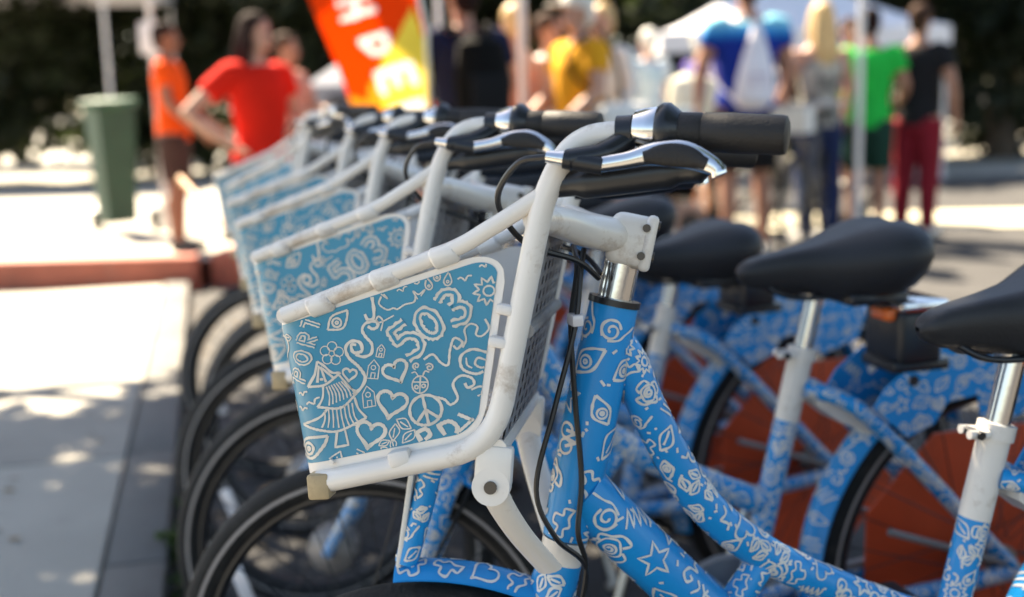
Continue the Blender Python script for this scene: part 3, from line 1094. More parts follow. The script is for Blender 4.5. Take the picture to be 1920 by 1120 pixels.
    for s in (-1, 1):
        p = spline([(.60, s * .022, .30), (.72, s * .05, .302), (.90, s * .062, .316), (rx, s * .064, rz)], 6)
        part('chain_stay', printed_tube(MB(), p, .0145, 41 + s, 14), [M['blue'], M['ink']])
        p = spline([(sx(.655) + .012, s * .012, .655), (.735, s * .04, .640), (.80, s * .058, .585), (rx, s * .064, rz)], 6)
        part('seat_stay', printed_tube(MB(), p, .0125, 44 + s, 14), [M['blue'], M['ink']])
        poly = [(.772, .632), (.79, .66), (.838, .694), (.878, .70), (.882, .748), (.93, .762), (1.0, .742), (1.06, .70), (1.10, .66), (1.08, .61), (1.0, .585), (.962, .60), (.955, .635), (.90, .628), (.878, .596), (.83, .578)]
        pl = MB().prism(poly, s * .068, s * .0715)
        printed_flat(pl, poly, s * .0715, 50 + s, .033, .0026, s)
        printed_flat(pl, poly, s * .068, 60 + s, .033, .0026, -s)
        hole = MB().tube([(.838, s * .069, .668), (.838, s * .0735, .668)], .0085, 16)
        part('rack_plate', pl, [M['blue'], M['ink']], False, [('plate_hole', hole, M['plastic'])])
        stay = MB().tube([(rx, s * .07, rz + .01), (.81, s * .062, .425)], .006, 8)
        part('fender_stay', stay, M['grey_plate'])
    part('stay_bracket', MB().prism([(.70, .65), (.78, .60), (.80, .575), (.74, .60), (.70, .63)], -.03, .03), M['white'])
    # rear fender, printed
    fd = MB()
    vs, fs = [], []
    NS = 40
    a0, a1 = R(196), R(8)
    for k in range(NS + 1):
        a = a0 + (a1 - a0) * k / NS
        for j in range(9):
            y = -.033 + .066 * j / 8
            q = rr + .026 - .016 * (abs(y) / .033) ** 2
            vs.append(Vector((rx + q * math.cos(a), y, rz + q * math.sin(a))))
    for i in range(NS):
        for j in range(8):
            fs.append((i * 9 + j, i * 9 + j + 1, (i + 1) * 9 + j + 1, (i + 1) * 9 + j))
    fd.add(vs, fs, 0)
    fd.add([Vector((rx, 0, rz)) + (p - Vector((rx, 0, rz))) * .995 for p in vs], fs, 0)

    def rf(u, v):
        if not (-.032 < v < .032 and 0 < u < (a0 - a1) * .356):
            return None
        a = a0 - u / .356
        q = rr + .0266 - .016 * (abs(v) / .033) ** 2
        return Vector((rx + q * math.cos(a), v, rz + q * math.sin(a)))
    rs = random.Random(8)
    for k in range(30):
        for j in range(2):
            for s in xform(rs.choice(DOODLES)(), (k + .5) * .039, -.016 + j * .032, .036, rs.uniform(0, 6)):
                ribbon(fd, s, .003, rf, 1, .006)
    part('rear_fender', fd, [M['blue'], M['ink']])
    wheel_parts(rx, rz, rr, False, False, 2)
    gd = []
    for k in range(8):
        a = PI / 8 + k * PI / 4
        gd.append((rx + .230 * math.cos(a), rz + .230 * math.sin(a)))
    part('wheel_guard', MB().prism(gd, .036, .040), M['orange'])
    # lock box on the rack
    lb = MB().box((.845, -.03, .735), (.075, .10, .085), None, .010, seg=3)
    lb.box((.85, -.03, .69), (.10, .09, .018), None, .005)
    part('lock_box', lb, M['plastic'], False, [('lock_bar', MB().box((.85, -.03, .784), (.085, .104, .018), None, .007), M['chrome']),
                                               ('box_light', MB().box((.803, -.04, .770), (.018, .05, .020), None, .006), M['amber'])])
    rk = MB()
    for s in (-1, 1):
        rk.tube(spline([(.84, s * .05, .655), (.90, s * .055, .69), (1.12, s * .055, .70)], 6), .005, 8)
    for x in (.9, 1.0, 1.1):
        rk.tube([(x, -.055, .695), (x, .055, .695)], .004, 8)
    part('rear_rack', rk, M['white'])
    # drivetrain and kickstand
    cc = MB().lathe([(0, -.008), (.085, -.008), (.09, 0), (.085, .008), (0, .008)], Matrix.Translation((.583, .055, .285)) @ Matrix.Rotation(PI / 2, 4, 'X'), 28)
    cc.box((.80, .055, .305), (.42, .016, .05), (0, -.08, 0), .007)
    part('chain_case', cc, M['grey_plate'])
    for s, a in ((-1, R(250)), (1, R(70))):
        e = Vector((.583 + .165 * math.cos(a), s * .085, .285 + .165 * math.sin(a)))
        part('crank_arm', MB().tube([(.583, s * .07, .285), e], [.012, .009], 10), M['steel'], False,
             [('pedal', MB().box(e + Vector((0, s * .055, 0)), (.085, .09, .02), None, .006), M['plastic'])])
    part('bottom_bracket', MB().tube([(.583, -.075, .285), (.583, .075, .285)], .023, 16), M['steel'])
    part('kickstand', MB().tube([(.62, -.035, .275), (.66, -.15, .012)], .009, 10).box((.662, -.155, .008), (.04, .03, .014), None, .004), M['steel'])


build_bike_parts()

BIKE_GROUP = 'share bicycles parked side by side in a row'


def place_bike(label, x, y, phi, th, drop=0.0):
    root = thing('share_bicycle', label, 'bicycle', (x, y, 0), phi, BIKE_GROUP)
    S = steer_matrix(th)
    for p in PARTS:
        o = bpy.data.objects.new(p['name'], p['mesh'])
        COL.objects.link(o)
        o.parent = root
        if p['kind']:
            o['kind'] = p['kind']
        if p['steered']:
            o.matrix_local = S
        elif p['name'] in ('saddle', 'seat_post', 'seat_clamp'):
            o.location = (-drop * TILT, 0, -drop)
        for nm, me, kd in p['subs']:
            c = bpy.data.objects.new(nm, me)
            COL.objects.link(c)
            c.parent = o
            if kd:
                c['kind'] = kd
    return root


BX, BY = -.094, 1.145
SX, SY = -.122, .445
bikes = [
    ('nearest white and blue share bicycle, doodle printed basket reading 503 in sharp focus', 0, 0, 16, -24),
    ('second share bicycle from the front, its doodle basket half covered by the nearest basket', 1, .0, 15.5, -24.5),
    ('third share bicycle from the front, only the upper strip of its basket showing', 2, .05, 20, -27),
    ('fourth share bicycle from the front, its blurred basket rim between third and fifth', 3, .03, 17, -22),
    ('fifth share bicycle from the front, pale basket turned towards the woman in red', 4, .015, 13, -38),
    ('farthest share bicycle at the back end of the row, nearly hidden by the others', 5.05, .0, 18, -26),
]
for lab, k, dz, ph, th in bikes:
    place_bike(lab, BX + SX * k, BY + SY * k, R(ph), R(th), dz)
#MORE

# ------------------------------------------------------------------ ground
M['asphalt'] = mat('asphalt', (0.040, 0.038, 0.037), 0.9, var=0.22, vscale=2.2, bump=0.5, bscale=90, dirt=(0.07, 0.065, 0.058), dscale=5, damt=0.7)
M['concrete'] = mat('concrete', (0.36, 0.335, 0.285), 0.85, var=0.12, vscale=1.6, bump=0.25, bscale=60, dirt=(0.24, 0.22, 0.19), dscale=4, damt=0.6)
M['kerbstone'] = mat('kerbstone', (0.13, 0.125, 0.115), 0.85, var=0.15, bump=0.35, bscale=50, dirt=(0.09, 0.08, 0.07), dscale=8, damt=0.7)
M['redkerb'] = mat('red_kerb_paint', (0.42, 0.13, 0.08), 0.7, var=0.2, vscale=5, bump=0.2, dirt=(0.3, 0.2, 0.16), dscale=6, damt=0.5)


def gline(y):
    return -.80 - .255 * (y - 2.5)


ground = MB().add([(-250, -60, 0), (250, -60, 0), (250, 400, 0), (-250, 400, 0)], [(0, 1, 2, 3)]).build('road', M['asphalt'], smooth=False)
tag(ground, kind='structure')
pv = MB().add([(-30, -6, .03), (gline(-6) - .16, -6, .03), (gline(7.1) - .16, 7.1, .03), (-30, 7.1, .03)], [(0, 1, 2, 3)]).build('pavement', M['kerbstone'], smooth=False)
tag(pv, kind='structure')
slab_dir = Vector((-.255, 1, 0)).normalized()
slab_nrm = Vector((-1, -.255, 0)).normalized()
slabs = [M['concrete']] + [mat('concrete', tuple(c * k for c in (0.34, 0.315, 0.27)), 0.85, var=0.14, vscale=1.3 + k, bump=0.3, bscale=55, dirt=(0.22, 0.20, 0.17), dscale=3.2, damt=0.6) for k in (.9, 1.06)]
slab_me = {}
for i in range(8):
    for j in range(10):
        if (i + j) % 3 not in slab_me:
            slab_me[(i + j) % 3] = MB().box((0, 0, 0), (1.193, 1.193, .04), None, .005, seg=1).mesh('paving_slab', slabs[(i + j) % 3])
        c = Vector((gline(2.5) - .145, 2.5, 0)) + slab_nrm * (.6 + 1.2 * i) + slab_dir * (-2.6 + 1.2 * (j + .5 * (i % 2)) - .6)
        if c.y > 6.6 or c.y < -.5 or c.x < -10:
            continue
        o = bpy.data.objects.new('paving_slab', slab_me[(i + j) % 3]); COL.objects.link(o); o.parent = pv
        o.location = (c.x, c.y, .042 + .0015 * ((i * 7 + j * 3) % 3)); o.rotation_euler = (0, 0, math.atan2(slab_dir.y, slab_dir.x))
big = MB().add([(-30, -6, .058), (-9.5, -6, .058), (-10.8, 7.1, .058), (-30, 7.1, .058)], [(0, 1, 2, 3)]).build('pavement', M['concrete'], smooth=False)
tag(big, kind='structure')
# kerb stones along the edge of the pavement
ks = []
y = -1.0
while y < 7.0:
    a, b = Vector((gline(y), y, 0)), Vector((gline(y + .9), y + .9, 0))
    ks.append((a, b))
    y += .9
kerb = bpy.data.objects.new('kerb', None)
COL.objects.link(kerb)
tag(kerb, kind='structure')
for a, b in ks:
    d = (b - a)
    c = (a + b) / 2 - Vector((.07, 0, 0))
    MB().box((c.x, c.y, .022), (.138, d.length - .006, .085), (0, 0, math.atan2(d.y, d.x) - PI / 2), .008).build('kerb_stone', M['kerbstone'], kerb)
# raised square beyond, with a red painted edge
plaza = MB().add([(-30, 7.25, .17), (-1.75, 7.25, .17), (-1.55, 9.0, .17), (-2.2, 14, .17), (-30, 14, .17)], [(0, 1, 2, 3, 4)]).build('plaza', M['concrete'], smooth=False)
tag(plaza, kind='structure')
far_pave = MB().add([(-30, 14, .006), (-2.4, 14, .006), (40, 17, .006), (40, 60, .006), (-30, 60, .006)], [(0, 1, 2, 3, 4)]).build('far_pavement', M['concrete'], smooth=False)
tag(far_pave, kind='structure')
far_strip = MB().add([(-1.2, 9.6, .005), (6.0, 9.2, .005), (12, 9.4, .005), (12, 10.5, .005), (6, 10.4, .005), (-1.2, 10.9, .005)], [(0, 1, 2, 3, 4, 5)]).build('sunlit_strip', mat('sunlit_road_tone', (.55, .5, .36), .8, var=.1, dirt=(.15, .14, .12), damt=.6), smooth=False)  # pale yellow strip painted on the road in place of a band of sunlight
tag(far_strip, kind='structure')
for i in range(4):
    rk_ = MB().box((-2.9 - i * 1.95, 7.17, .10), (1.94, .15, .215), None, .012)
    rk_.build('red_kerb_stone', M['redkerb'], kerb)
rb = MB().box((-1.72, 7.95, .10), (.15, 1.45, .215), (0, 0, -.11), .012).build('red_kerb_stone', M['redkerb'], kerb)

# ------------------------------------------------------------------ foliage
def leaf_mat(name, col, var=0.3):
    m = mat(name, col, 0.55, var=var, vscale=0.9, spec=0.3)
    t = m.node_tree
    b = t.nodes['Principled BSDF']
    out = t.nodes['Material Output']
    tr = t.nodes.new('ShaderNodeBsdfTranslucent')
    tr.inputs['Color'].default_value = (col[0] * 1.8, col[1] * 2.2, col[2] * .9, 1)
    mx = t.nodes.new('ShaderNodeMixShader')
    mx.inputs['Fac'].default_value = 0.22
    t.links.new(b.outputs[0], mx.inputs[1])
    t.links.new(tr.outputs[0], mx.inputs[2])
    t.links.new(mx.outputs[0], out.inputs['Surface'])
    return m


M['leaf_dark'] = leaf_mat('dark_leaves', (0.022, 0.028, 0.012))
M['leaf_mid'] = leaf_mat('green_leaves', (0.050, 0.080, 0.020))
M['bark'] = mat('bark', (0.085, 0.062, 0.045), 0.9, var=0.3, vscale=5, bump=0.7, bscale=22)


def leaves_mesh(name, clumps, n, size, m, seed, aspect=.55):
    r = np.random.default_rng(seed)
    cl = np.array([(c[0], c[1], c[2]) for c in clumps]); rd = np.array([c[3] for c in clumps])
    k = r.integers(0, len(cl), n)
    d = r.normal(size=(n, 3)); d /= np.linalg.norm(d, axis=1)[:, None]
    p = cl[k] + d * (rd[k] * (r.random(n) ** .45))[:, None] * np.array([1, 1, .8])
    nrm = d * .5 + r.normal(size=(n, 3)) * .7; nrm /= np.linalg.norm(nrm, axis=1)[:, None]
    t = np.cross(nrm, r.normal(size=(n, 3))); t /= np.linalg.norm(t, axis=1)[:, None] + 1e-9
    b = np.cross(nrm, t)
    s = size * (.6 + .8 * r.random(n))[:, None]
    v = np.stack([p - t * s, p + b * s * aspect, p + t * s, p - b * s * aspect], 1).reshape(-1, 3)
    f = np.arange(4 * n).reshape(n, 4)
    me = bpy.data.meshes.new(name)
    me.vertices.add(4 * n); me.vertices.foreach_set('co', v.ravel())
    me.loops.add(4 * n); me.loops.foreach_set('vertex_index', f.ravel())
    me.polygons.add(n); me.polygons.foreach_set('loop_start', np.arange(0, 4 * n, 4)); me.polygons.foreach_set('loop_total', np.full(n, 4))
    me.materials.append(m)
    me.update(calc_edges=True); me.validate()
    return me


def blob(c, r, n, cr, seed):
    q = random.Random(seed)
    out = []
    while len(out) < n:
        d = Vector((q.uniform(-1, 1), q.uniform(-1, 1), q.uniform(-1, 1)))
        if .35 < d.length < 1:
            out.append((c[0] + d.x * r[0], c[1] + d.y * r[1], c[2] + d.z * r[2], cr * q.uniform(.7, 1.3)))
    return out


def trunk_mb(h, r, top, seed):
    q = random.Random(seed)
    mb = MB()
    p = spline([(0, 0, -.05), (.05, .02, h * .5), (-.03, .04, h), (0, 0, top)], 5)
    mb.tube(p, [r * (1.25 - .95 * k / (len(p) - 1)) for k in range(len(p))], 12)
    for k in range(7):
        a = k * 2.4 + q.random()
        z0 = h * (.75 + .08 * k)
        e = Vector((math.cos(a) * 1.6, math.sin(a) * 1.6, z0 + 1.2 + q.random()))
        mb.tube(spline([(0, 0, z0), (e.x * .45, e.y * .45, z0 + .45), e], 5), [r * .42 * (1 - .8 * j / 10) for j in range(11)], 8)
    return mb


# street tree on the left whose crown shades the row (stands outside the frame)
def street_tree(label, x, y, h, cz, rad, n, seed, group=None, leaf='leaf_mid', size=.10, off=(.9, .1)):
    t = thing('street_tree', label, 'tree', (x, y, 0), 0, group)
    trunk_mb(h, .16, cz + rad[2] * .5, seed).build('trunk', M['bark'], t)
    o = bpy.data.objects.new('crown', leaves_mesh('crown', blob((off[0], off[1], cz), rad, 70, .55, seed), n, size, M[leaf], seed))
    COL.objects.link(o); o.parent = t
    return t


street_tree('street tree left of the picture whose crown shades the parked bicycles', -3.3, 5.6, 2.4, 5.0, (2.5, 2.3, 1.5), 15000, 31)
street_tree('unseen street tree added behind the camera at right to block sky light', 4.6, -2.2, 2.6, 5.2, (3.2, 3.0, 1.6), 15000, 37, off=(-1.2, .6))  # unseen tree, added to hold back sky light from above right
# dark row of trees behind the crowd
crowns = []
for k in range(4):
    cl = blob((0, 0, 3.4), (2.5, 1.5, 3.2), 80, .75, 70 + k)
    crowns.append(leaves_mesh('crown', cl, 9000, .15, M['leaf_dark'], 80 + k))
trunks = [trunk_mb(2.2, .2, 5.0, 90 + k).mesh('trunk', M['bark']) for k in range(2)]
BT = [(-8.4, 18.2, 1, 'dark leafy tree at the far left behind the green bin'), (-5.6, 19.4, 2, 'dark leafy tree behind the head of the young man in orange red'), (-3.0, 18.0, 3, 'dark leafy tree just left of and behind the banner'),
      (-.4, 19.6, 0, 'dark leafy tree behind the man in navy with the backpack'), (2.3, 18.4, 1, 'dark leafy tree behind the white haired person'), (5.0, 19.2, 2, 'dark leafy tree behind the blonde woman and distant tent'), (7.6, 18.2, 3, 'dark leafy tree at the right end of the shaded row'), (10.2, 19.4, 0, 'dark leafy tree past the right end of the shaded row')]
for k, (x, y, c, lab_) in enumerate(BT):
    t = thing('tree', lab_, 'tree', (x, y, 0), k * 1.3, 'dark trees behind the crowd')
    for nm, me in (('crown', crowns[c]), ('trunk', trunks[k % 2])):
        o = bpy.data.objects.new(nm, me); COL.objects.link(o); o.parent = t
    t.scale = (1.0, 1.0, .95 + .1 * (k % 3))
hedge = bpy.data.objects.new('hedge', leaves_mesh('hedge', [(x * .8, 24.5 + (x % 3) * .2, z, .9) for x in range(-22, 24) for z in (.6, 1.6, 2.6, 3.6, 4.6)], 16000, .2, M['leaf_dark'], 5))
COL.objects.link(hedge)
tag(hedge, 'tall dark hedge closing the view behind all the trees', 'hedge')

r_ = np.random.default_rng(3)
lm = MB()
for k in range(260):
    yy = r_.uniform(1.4, 6.5)
    xx = gline(yy) + (abs(r_.normal()) * .18 if k % 3 else -.15 - abs(r_.normal()) * .7)
    zz = .003 if xx > gline(yy) else .066
    if gline(yy) - .14 < xx < gline(yy):
        continue
    a, l = r_.uniform(0, 6.28), r_.uniform(.008, .022)
    c_, s_ = math.cos(a) * l, math.sin(a) * l
    lm.add([(xx - c_, yy - s_, zz), (xx + s_ * .5, yy - c_ * .5, zz + r_.uniform(0, .008)), (xx + c_, yy + s_, zz + r_.uniform(0, .006)), (xx - s_ * .5, yy + c_ * .5, zz + r_.uniform(0, .004))], [(0, 1, 2), (0, 2, 3)])
lo = lm.build('leaf_litter', mat('dry_leaves', (.22, .14, .06), .8, var=.5, vscale=3), fix=False)
tag(lo, 'dry fallen leaves scattered along the kerb and gutter', 'leaf litter', kind='stuff')
# weeds in the kerb joint
for k, (px, py, d) in enumerate(((312, 985, 2.75), (296, 1060, 2.55), (330, 905, 3.1))):
    p = at(px, py, d)
    w = thing('weed', ['small green weed growing at the kerb left of the front wheels', 'tiny low weed at the kerb close to the bottom left', 'thin weed sprig at the kerb beside the second wheel'][k], 'weed', (gline(d) + .03, d, 0), k)
    cl = [(random.uniform(-.03, .03), random.uniform(-.04, .04), .02 + .012 * j, .025) for j in range(7 - 2 * k)]
    o = bpy.data.objects.new('leaves', leaves_mesh('leaves', cl, 60 - 15 * k, .013, M['leaf_mid'], k)); COL.objects.link(o); o.parent = w
    MB().tube([(0, 0, -.005), (.004, .002, .05), (.01, .0, .09)], [.002, .0015, .001], 5).build('stem', M['leaf_mid'], w)

# ------------------------------------------------------------------ people
SKIN = {'light': mat('skin_light', (0.50, 0.27, 0.19), .55, var=.06), 'tan': mat('skin_tan', (0.40, 0.19, 0.12), .55, var=.06), 'brown': mat('skin_brown', (0.26, 0.11, 0.06), .55, var=.06)}
CL = {}


def cloth(name, col, **k):
    if name not in CL:
        CL[name] = mat('cloth_' + name, col, .9, spec=.15, var=k.pop('var', .1), bump=.15, bscale=35, **k)
    return CL[name]


HAIR = {'dark': mat('hair_dark', (.018, .008, .007), .85, spec=.15, var=.3, vscale=20), 'brown': mat('hair_brown', (.05, .022, .012), .8, spec=.2, var=.3, vscale=20), 'blonde': mat('hair_blonde', (.55, .36, .15), .5, var=.25, vscale=18), 'white': mat('hair_white', (.7, .68, .62), .6, var=.1)}
M['shoe'] = mat('shoe', (.05, .045, .045), .6)
M['shoe_w'] = mat('shoe_white', (.55, .53, .5), .6)
M['eye'] = mat('eye', (.02, .015, .012), .2)
PENDING = []


def smooth_solid(mb, name, mats, parent, voxel, extra=None):
    me = mb.mesh(name, mats)
    o = bpy.data.objects.new(name, me)
    COL.objects.link(o)
    md = o.modifiers.new('r', 'REMESH'); md.mode = 'VOXEL'; md.voxel_size = voxel; md.use_smooth_shade = True
    s = o.modifiers.new('s', 'SMOOTH'); s.factor = .5; s.iterations = 3
    o.parent = parent
    PENDING.append((o, mats, extra))
    return o


def flush():
    dg = bpy.context.evaluated_depsgraph_get()
    dg.update()
    todo = []
    for o, mats, extra in PENDING:
        me = bpy.data.meshes.new_from_object(o.evaluated_get(dg))
        todo.append(me)
    for (o, mats, extra), me in zip(PENDING, todo):
        o.modifiers.clear()
        if extra is not None:
            bm = bmesh.new(); bm.from_mesh(me)
            em = extra.mesh('x', mats); bm.from_mesh(em); bm.to_mesh(me); bm.free()
            bpy.data.meshes.remove(em)
            me.polygons.foreach_set('use_smooth', [True] * len(me.polygons))
        me.materials.clear()
        for m in (mats if isinstance(mats, list) else [mats]):
            me.materials.append(m)
        me.name = o.name.split('.')[0]
        o.data = me
    PENDING.clear()


def person(label, x, y, yaw, h, shirt, legs, skin='light', hair='dark', z=0.0, long_hair=False, arms=None, sleeve=.55, legwear='shorts', head=(0, 0),
           lean=0.0, girth=1.0, stance=.09, hat=None, female=False, group=None, tank=False):
    t = thing('person', label, 'person', (x, y, z), yaw, group)
    k = h / 1.75
    t.scale = (k, k, k)
    V = Vector
    sk = SKIN[skin]
    g = girth
    up = lambda zz: lean * max(0, zz - .95)        # forward lean
    T = lambda xx, yy, zz: V((xx, yy - up(zz), zz))
    sw = .165 * g if not female else .150 * g
    hipw = .155 * g if not female else .165 * g
    arms = arms or {}
    rArm = arms.get('r', ((-.255, .02, 1.16), (-.26, -.06, .92)))
    lArm = arms.get('l', ((.255, .02, 1.16), (.26, -.06, .92)))
    body = MB()
    torso = [T(0, 0, .86), T(0, 0, .95), T(0, .0, 1.07), T(0, .0, 1.2), T(0, 0.005, 1.32), T(0, .015, 1.41), T(0, .02, 1.455), T(0, .02, 1.49)]
    tr = [(hipw * .85, .10 * g), (hipw, .115 * g), (.135 * g if not female else .122 * g, .10 * g), (.15 * g, .108 * g), (sw * 1.03, .112 * g), (sw, .09 * g), (.11, .065), (.06, .058)]
    body.etube(torso, tr, 18)
    hd = T(head[0], -.005, 1.63)
    body.etube([T(0, .02, 1.45), T(head[0] * .3, .012, 1.52), T(head[0] * .7, .0, 1.57)], [.06, .052, .054], 14)
    HM = Matrix.Rotation(head[1], 3, 'Z')
    body.ball(hd + V((0, .012, .03)), (.074, .092, .092), 18, 12, rot=HM)
    body.ball(hd + HM @ V((0, -.028, -.045)), (.052, .058, .06), 14, 10, rot=HM)
    body.ball(hd + HM @ V((0, -.09, -.012)), (.013, .02, .022), 8, 6, rot=HM)
    for s in (-1, 1):
        body.ball(hd + HM @ V((s * .075, .012, -.005)), (.012, .02, .03), 8, 6, rot=HM)
    fingers = MB()
    J = {}
    for s, A in ((-1, rArm), (1, lArm)):
        sh = T(s * (sw + .012), .015, 1.415)
        el, wr = T(*A[0]), T(*A[1])
        J[s] = (sh, el, wr)
        body.tube([sh, sh.lerp(el, .45), el, el.lerp(wr, .35), wr], [.058 * g, .05 * g, .042, .042, .029], 12)
        d = (wr - el).normalized()
        side = d.cross(V((0, 1, 0)))
        if side.length < .2:
            side = V((1, 0, 0))
        side.normalize()
        nr = side.cross(d)
        pal = wr + d * .05
        body.etube([wr - d * .01, wr + d * .03, wr + d * .085], [(.026, .02), (.036, .017), (.038, .014)], 10, ref=nr)
        for i, ln in enumerate((.062, .072, .07, .054)):
            b0 = wr + d * .08 + nr * (-.027 + i * .018)
            b1 = b0 + d * ln * .5 - side * .006 * s
            b2 = b1 + (d * .8 - side * .5 * s).normalized() * ln * .5
            fingers.tube([b0 - d * .015, b0, b1, b2], [.0085, .0085, .0078, .006], 6)
        b0 = wr + d * .03 + nr * -.03
        fingers.tube([b0, b0 + d * .03 - nr * .02, b0 + d * .055 - nr * .022], [.011, .0095, .007], 6)
    for s in (-1, 1):
        body.etube([V((s * .085 * g, 0, .93)), V((s * stance * 1.02, 0, .72)), V((s * stance * 1.08, -.012, .50)), V((s * stance * 1.12, .018, .36)), V((s * stance * 1.15, .02, .10)), V((s * stance * 1.15, .015, .05))],
                   [(.092 * g, .1 * g), (.08 * g, .085 * g), (.056, .06), (.054, .06), (.036, .04), (.038, .045)], 14)
        body.etube([V((s * stance * 1.15, .05, .035)), V((s * stance * 1.2, -.06, .035)), V((s * stance * 1.25, -.16, .025))], [(.034, .03), (.042, .032), (.03, .02)], 10)
    smooth_solid(body, 'body', sk, t, .0155, fingers)
    # clothes
    sb = MB()
    top = [(p, (r[0] + .016, r[1] + .016)) for p, r in zip(torso, tr)]
    pts = [T(0, 0, .84)] + [p for p, r in top[1:7]]
    rad = [(hipw + .022, .13 * g)] + [r for p, r in top[1:7]]
    if tank:
        pts, rad = pts[:-2] + [T(0, .015, 1.385)], rad[:-2] + [(sw * .78, .095 * g)]
    sb.etube(pts, rad, 20)
    if not tank:
        for s in (-1, 1):
            sh, el, wr = J[s]
            e = sh.lerp(el, min(sleeve, 1.0) if sleeve <= 1 else 1)
            path = [sh + V((-s * .05, 0, .0)), sh, e] if sleeve <= 1 else [sh + V((-s * .05, 0, 0)), sh, el, el.lerp(wr, .92)]
            sb.tube(path, [.075 * g, .073 * g, .068 * g] if sleeve <= 1 else [.075 * g, .07 * g, .057, .045], 14)
    smooth_solid(sb, 'shirt', shirt, t, .019)
    lb = MB()
    lb.etube([V((0, 0, .80)), V((0, 0, .88)), V((0, 0, .98))], [(hipw, .125 * g), (hipw + .014, .13 * g), (hipw - .005, .118 * g)], 18)
    zl = {'shorts': .53, 'trousers': .07, 'short': .68}[legwear]
    for s in (-1, 1):
        P = [V((s * .085 * g, 0, .9)), V((s * stance * 1.03, 0, .72))]
        Rr = [(.11 * g, .118 * g), (.1 * g, .108 * g)]
        if legwear != 'short':
            P.append(V((s * stance * 1.08, -.008, .54))); Rr.append((.085 * g, .092 * g))
        if legwear == 'trousers':
            P += [V((s * stance * 1.12, .015, .34)), V((s * stance * 1.15, .02, .07))]; Rr += [(.072, .08), (.056, .066)]
        lb.etube(P, Rr, 16)
    smooth_solid(lb, legwear if legwear != 'short' else 'shorts', legs, t, .019)
    for s in (-1, 1):
        sh_ = MB().etube([V((s * stance * 1.15, .062, .04)), V((s * stance * 1.17, .0, .05)), V((s * stance * 1.22, -.1, .042)), V((s * stance * 1.26, -.185, .03))], [(.03, .036), (.042, .05), (.046, .038), (.026, .022)], 14)
        sh_.build('shoe', M['shoe'] if (x * 7) % 2 < 1.2 else M['shoe_w'], t)
    hb = MB()
    hb.ball(hd + HM @ V((0, .03, .052)), (.084, .098, .088), 16, 10, rot=HM)
    hb.ball(hd + HM @ V((0, .062, -.0)), (.074, .06, .085), 14, 10, rot=HM)
    if long_hair:
        hb.etube([hd + HM @ V((0, .06, .03)), hd + HM @ V((0, .085, -.08)), hd + HM @ V((.0, .10, -.22)), hd + HM @ V((.01, .105, -.34))], [(.085, .055), (.10, .05), (.11, .045), (.06, .03)], 14)
        for s in (-1, 1):
            hb.etube([hd + HM @ V((s * .07, .02, .05)), hd + HM @ V((s * .088, .01, -.06)), hd + HM @ V((s * .085, .03, -.19))], [(.02, .04), (.025, .045), (.02, .03)], 10)
    smooth_solid(hb, 'hair', HAIR[hair], t, .013)
    for s in (-1, 1):
        MB().ball(hd + HM @ V((s * .03, -.073, .008)), (.011, .008, .008), 8, 6).build('eye', M['eye'], t)
    MB().ball(hd + HM @ V((0, -.083, -.055)), (.022, .008, .007), 8, 6).build('mouth', mat_lip, t)
    if hat is not None:
        hm = MB().ball(hd + HM @ V((0, .015, .075)), (.092, .108, .075), 18, 10, rot=HM)
        hm.box(hd + HM @ V((0, -.12, .055)), (.13, .1, .012), HM.to_euler() and HM, .005)
        hm.build('cap', hat, t)
    return t, J, T


mat_lip = mat('lips', (.35, .12, .1), .5)


def spot(px, d):
    return at(px, 200, d).x, d


def strap_path(mb, pts, w, th):
    mb.etube(spline(pts, 6), [(w, th)] * ((len(pts) - 1) * 6 + 1), 8)


# 1 young man in an orange-red shirt at the left
x, y = spot(322, 7.75)
person('young man in orange red T-shirt and brown shorts standing at left, seen from the side', x, y, R(92), 1.47, cloth('orange', (.88, .095, .010)), cloth('brown', (.06, .035, .03)), 'brown', 'dark', z=.17,
       arms={'r': ((-.21, -.02, 1.15), (-.19, -.25, .93)), 'l': ((.22, -.05, 1.15), (.2, -.28, .96))}, stance=.075)
# 2 woman in red with a hand on her hip
x, y = spot(487, 6.2)
person('woman in red T-shirt with long dark hair and one hand on her hip', x, y, R(48), 1.57, cloth('red', (.68, .018, .008)), cloth('black', (.015, .015, .017)), 'light', 'dark', long_hair=True,
       arms={'r': ((-.42, .12, 1.20), (-.20, -.02, 1.0)), 'l': ((.25, .0, 1.17), (.2, -.16, .98))}, legwear='trousers', head=(.01, .25), girth=1.08, female=True)
# 3 person behind her
x, y = spot(545, 8.6)
person('person in coral patterned shirt half hidden behind the woman in red', x, y, R(70), 1.6, cloth('coral', (.60, .16, .09), col2=(.5, .3, .25), vscale=22), cloth('brown', (.06, .035, .03)), 'tan', 'brown',
       arms={'r': ((-.24, -.08, 1.18), (-.1, -.26, 1.12)), 'l': ((.22, -.1, 1.17), (.1, -.3, 1.14))})
# 4 man in navy with a backpack
x, y = spot(872, 6.5)
t, J, T = person('man in navy T-shirt seen from behind wearing a black backpack', x, y, R(205), 1.76, cloth('navy', (.010, .014, .045)), cloth('black', (.015, .015, .017)), 'tan', 'dark', legwear='trousers',
                 arms={'r': ((-.27, -.0, 1.17), (-.19, -.2, 1.0)), 'l': ((.28, -.02, 1.17), (.24, -.22, 1.04))}, girth=1.1)
k = 1.76 / 1.75


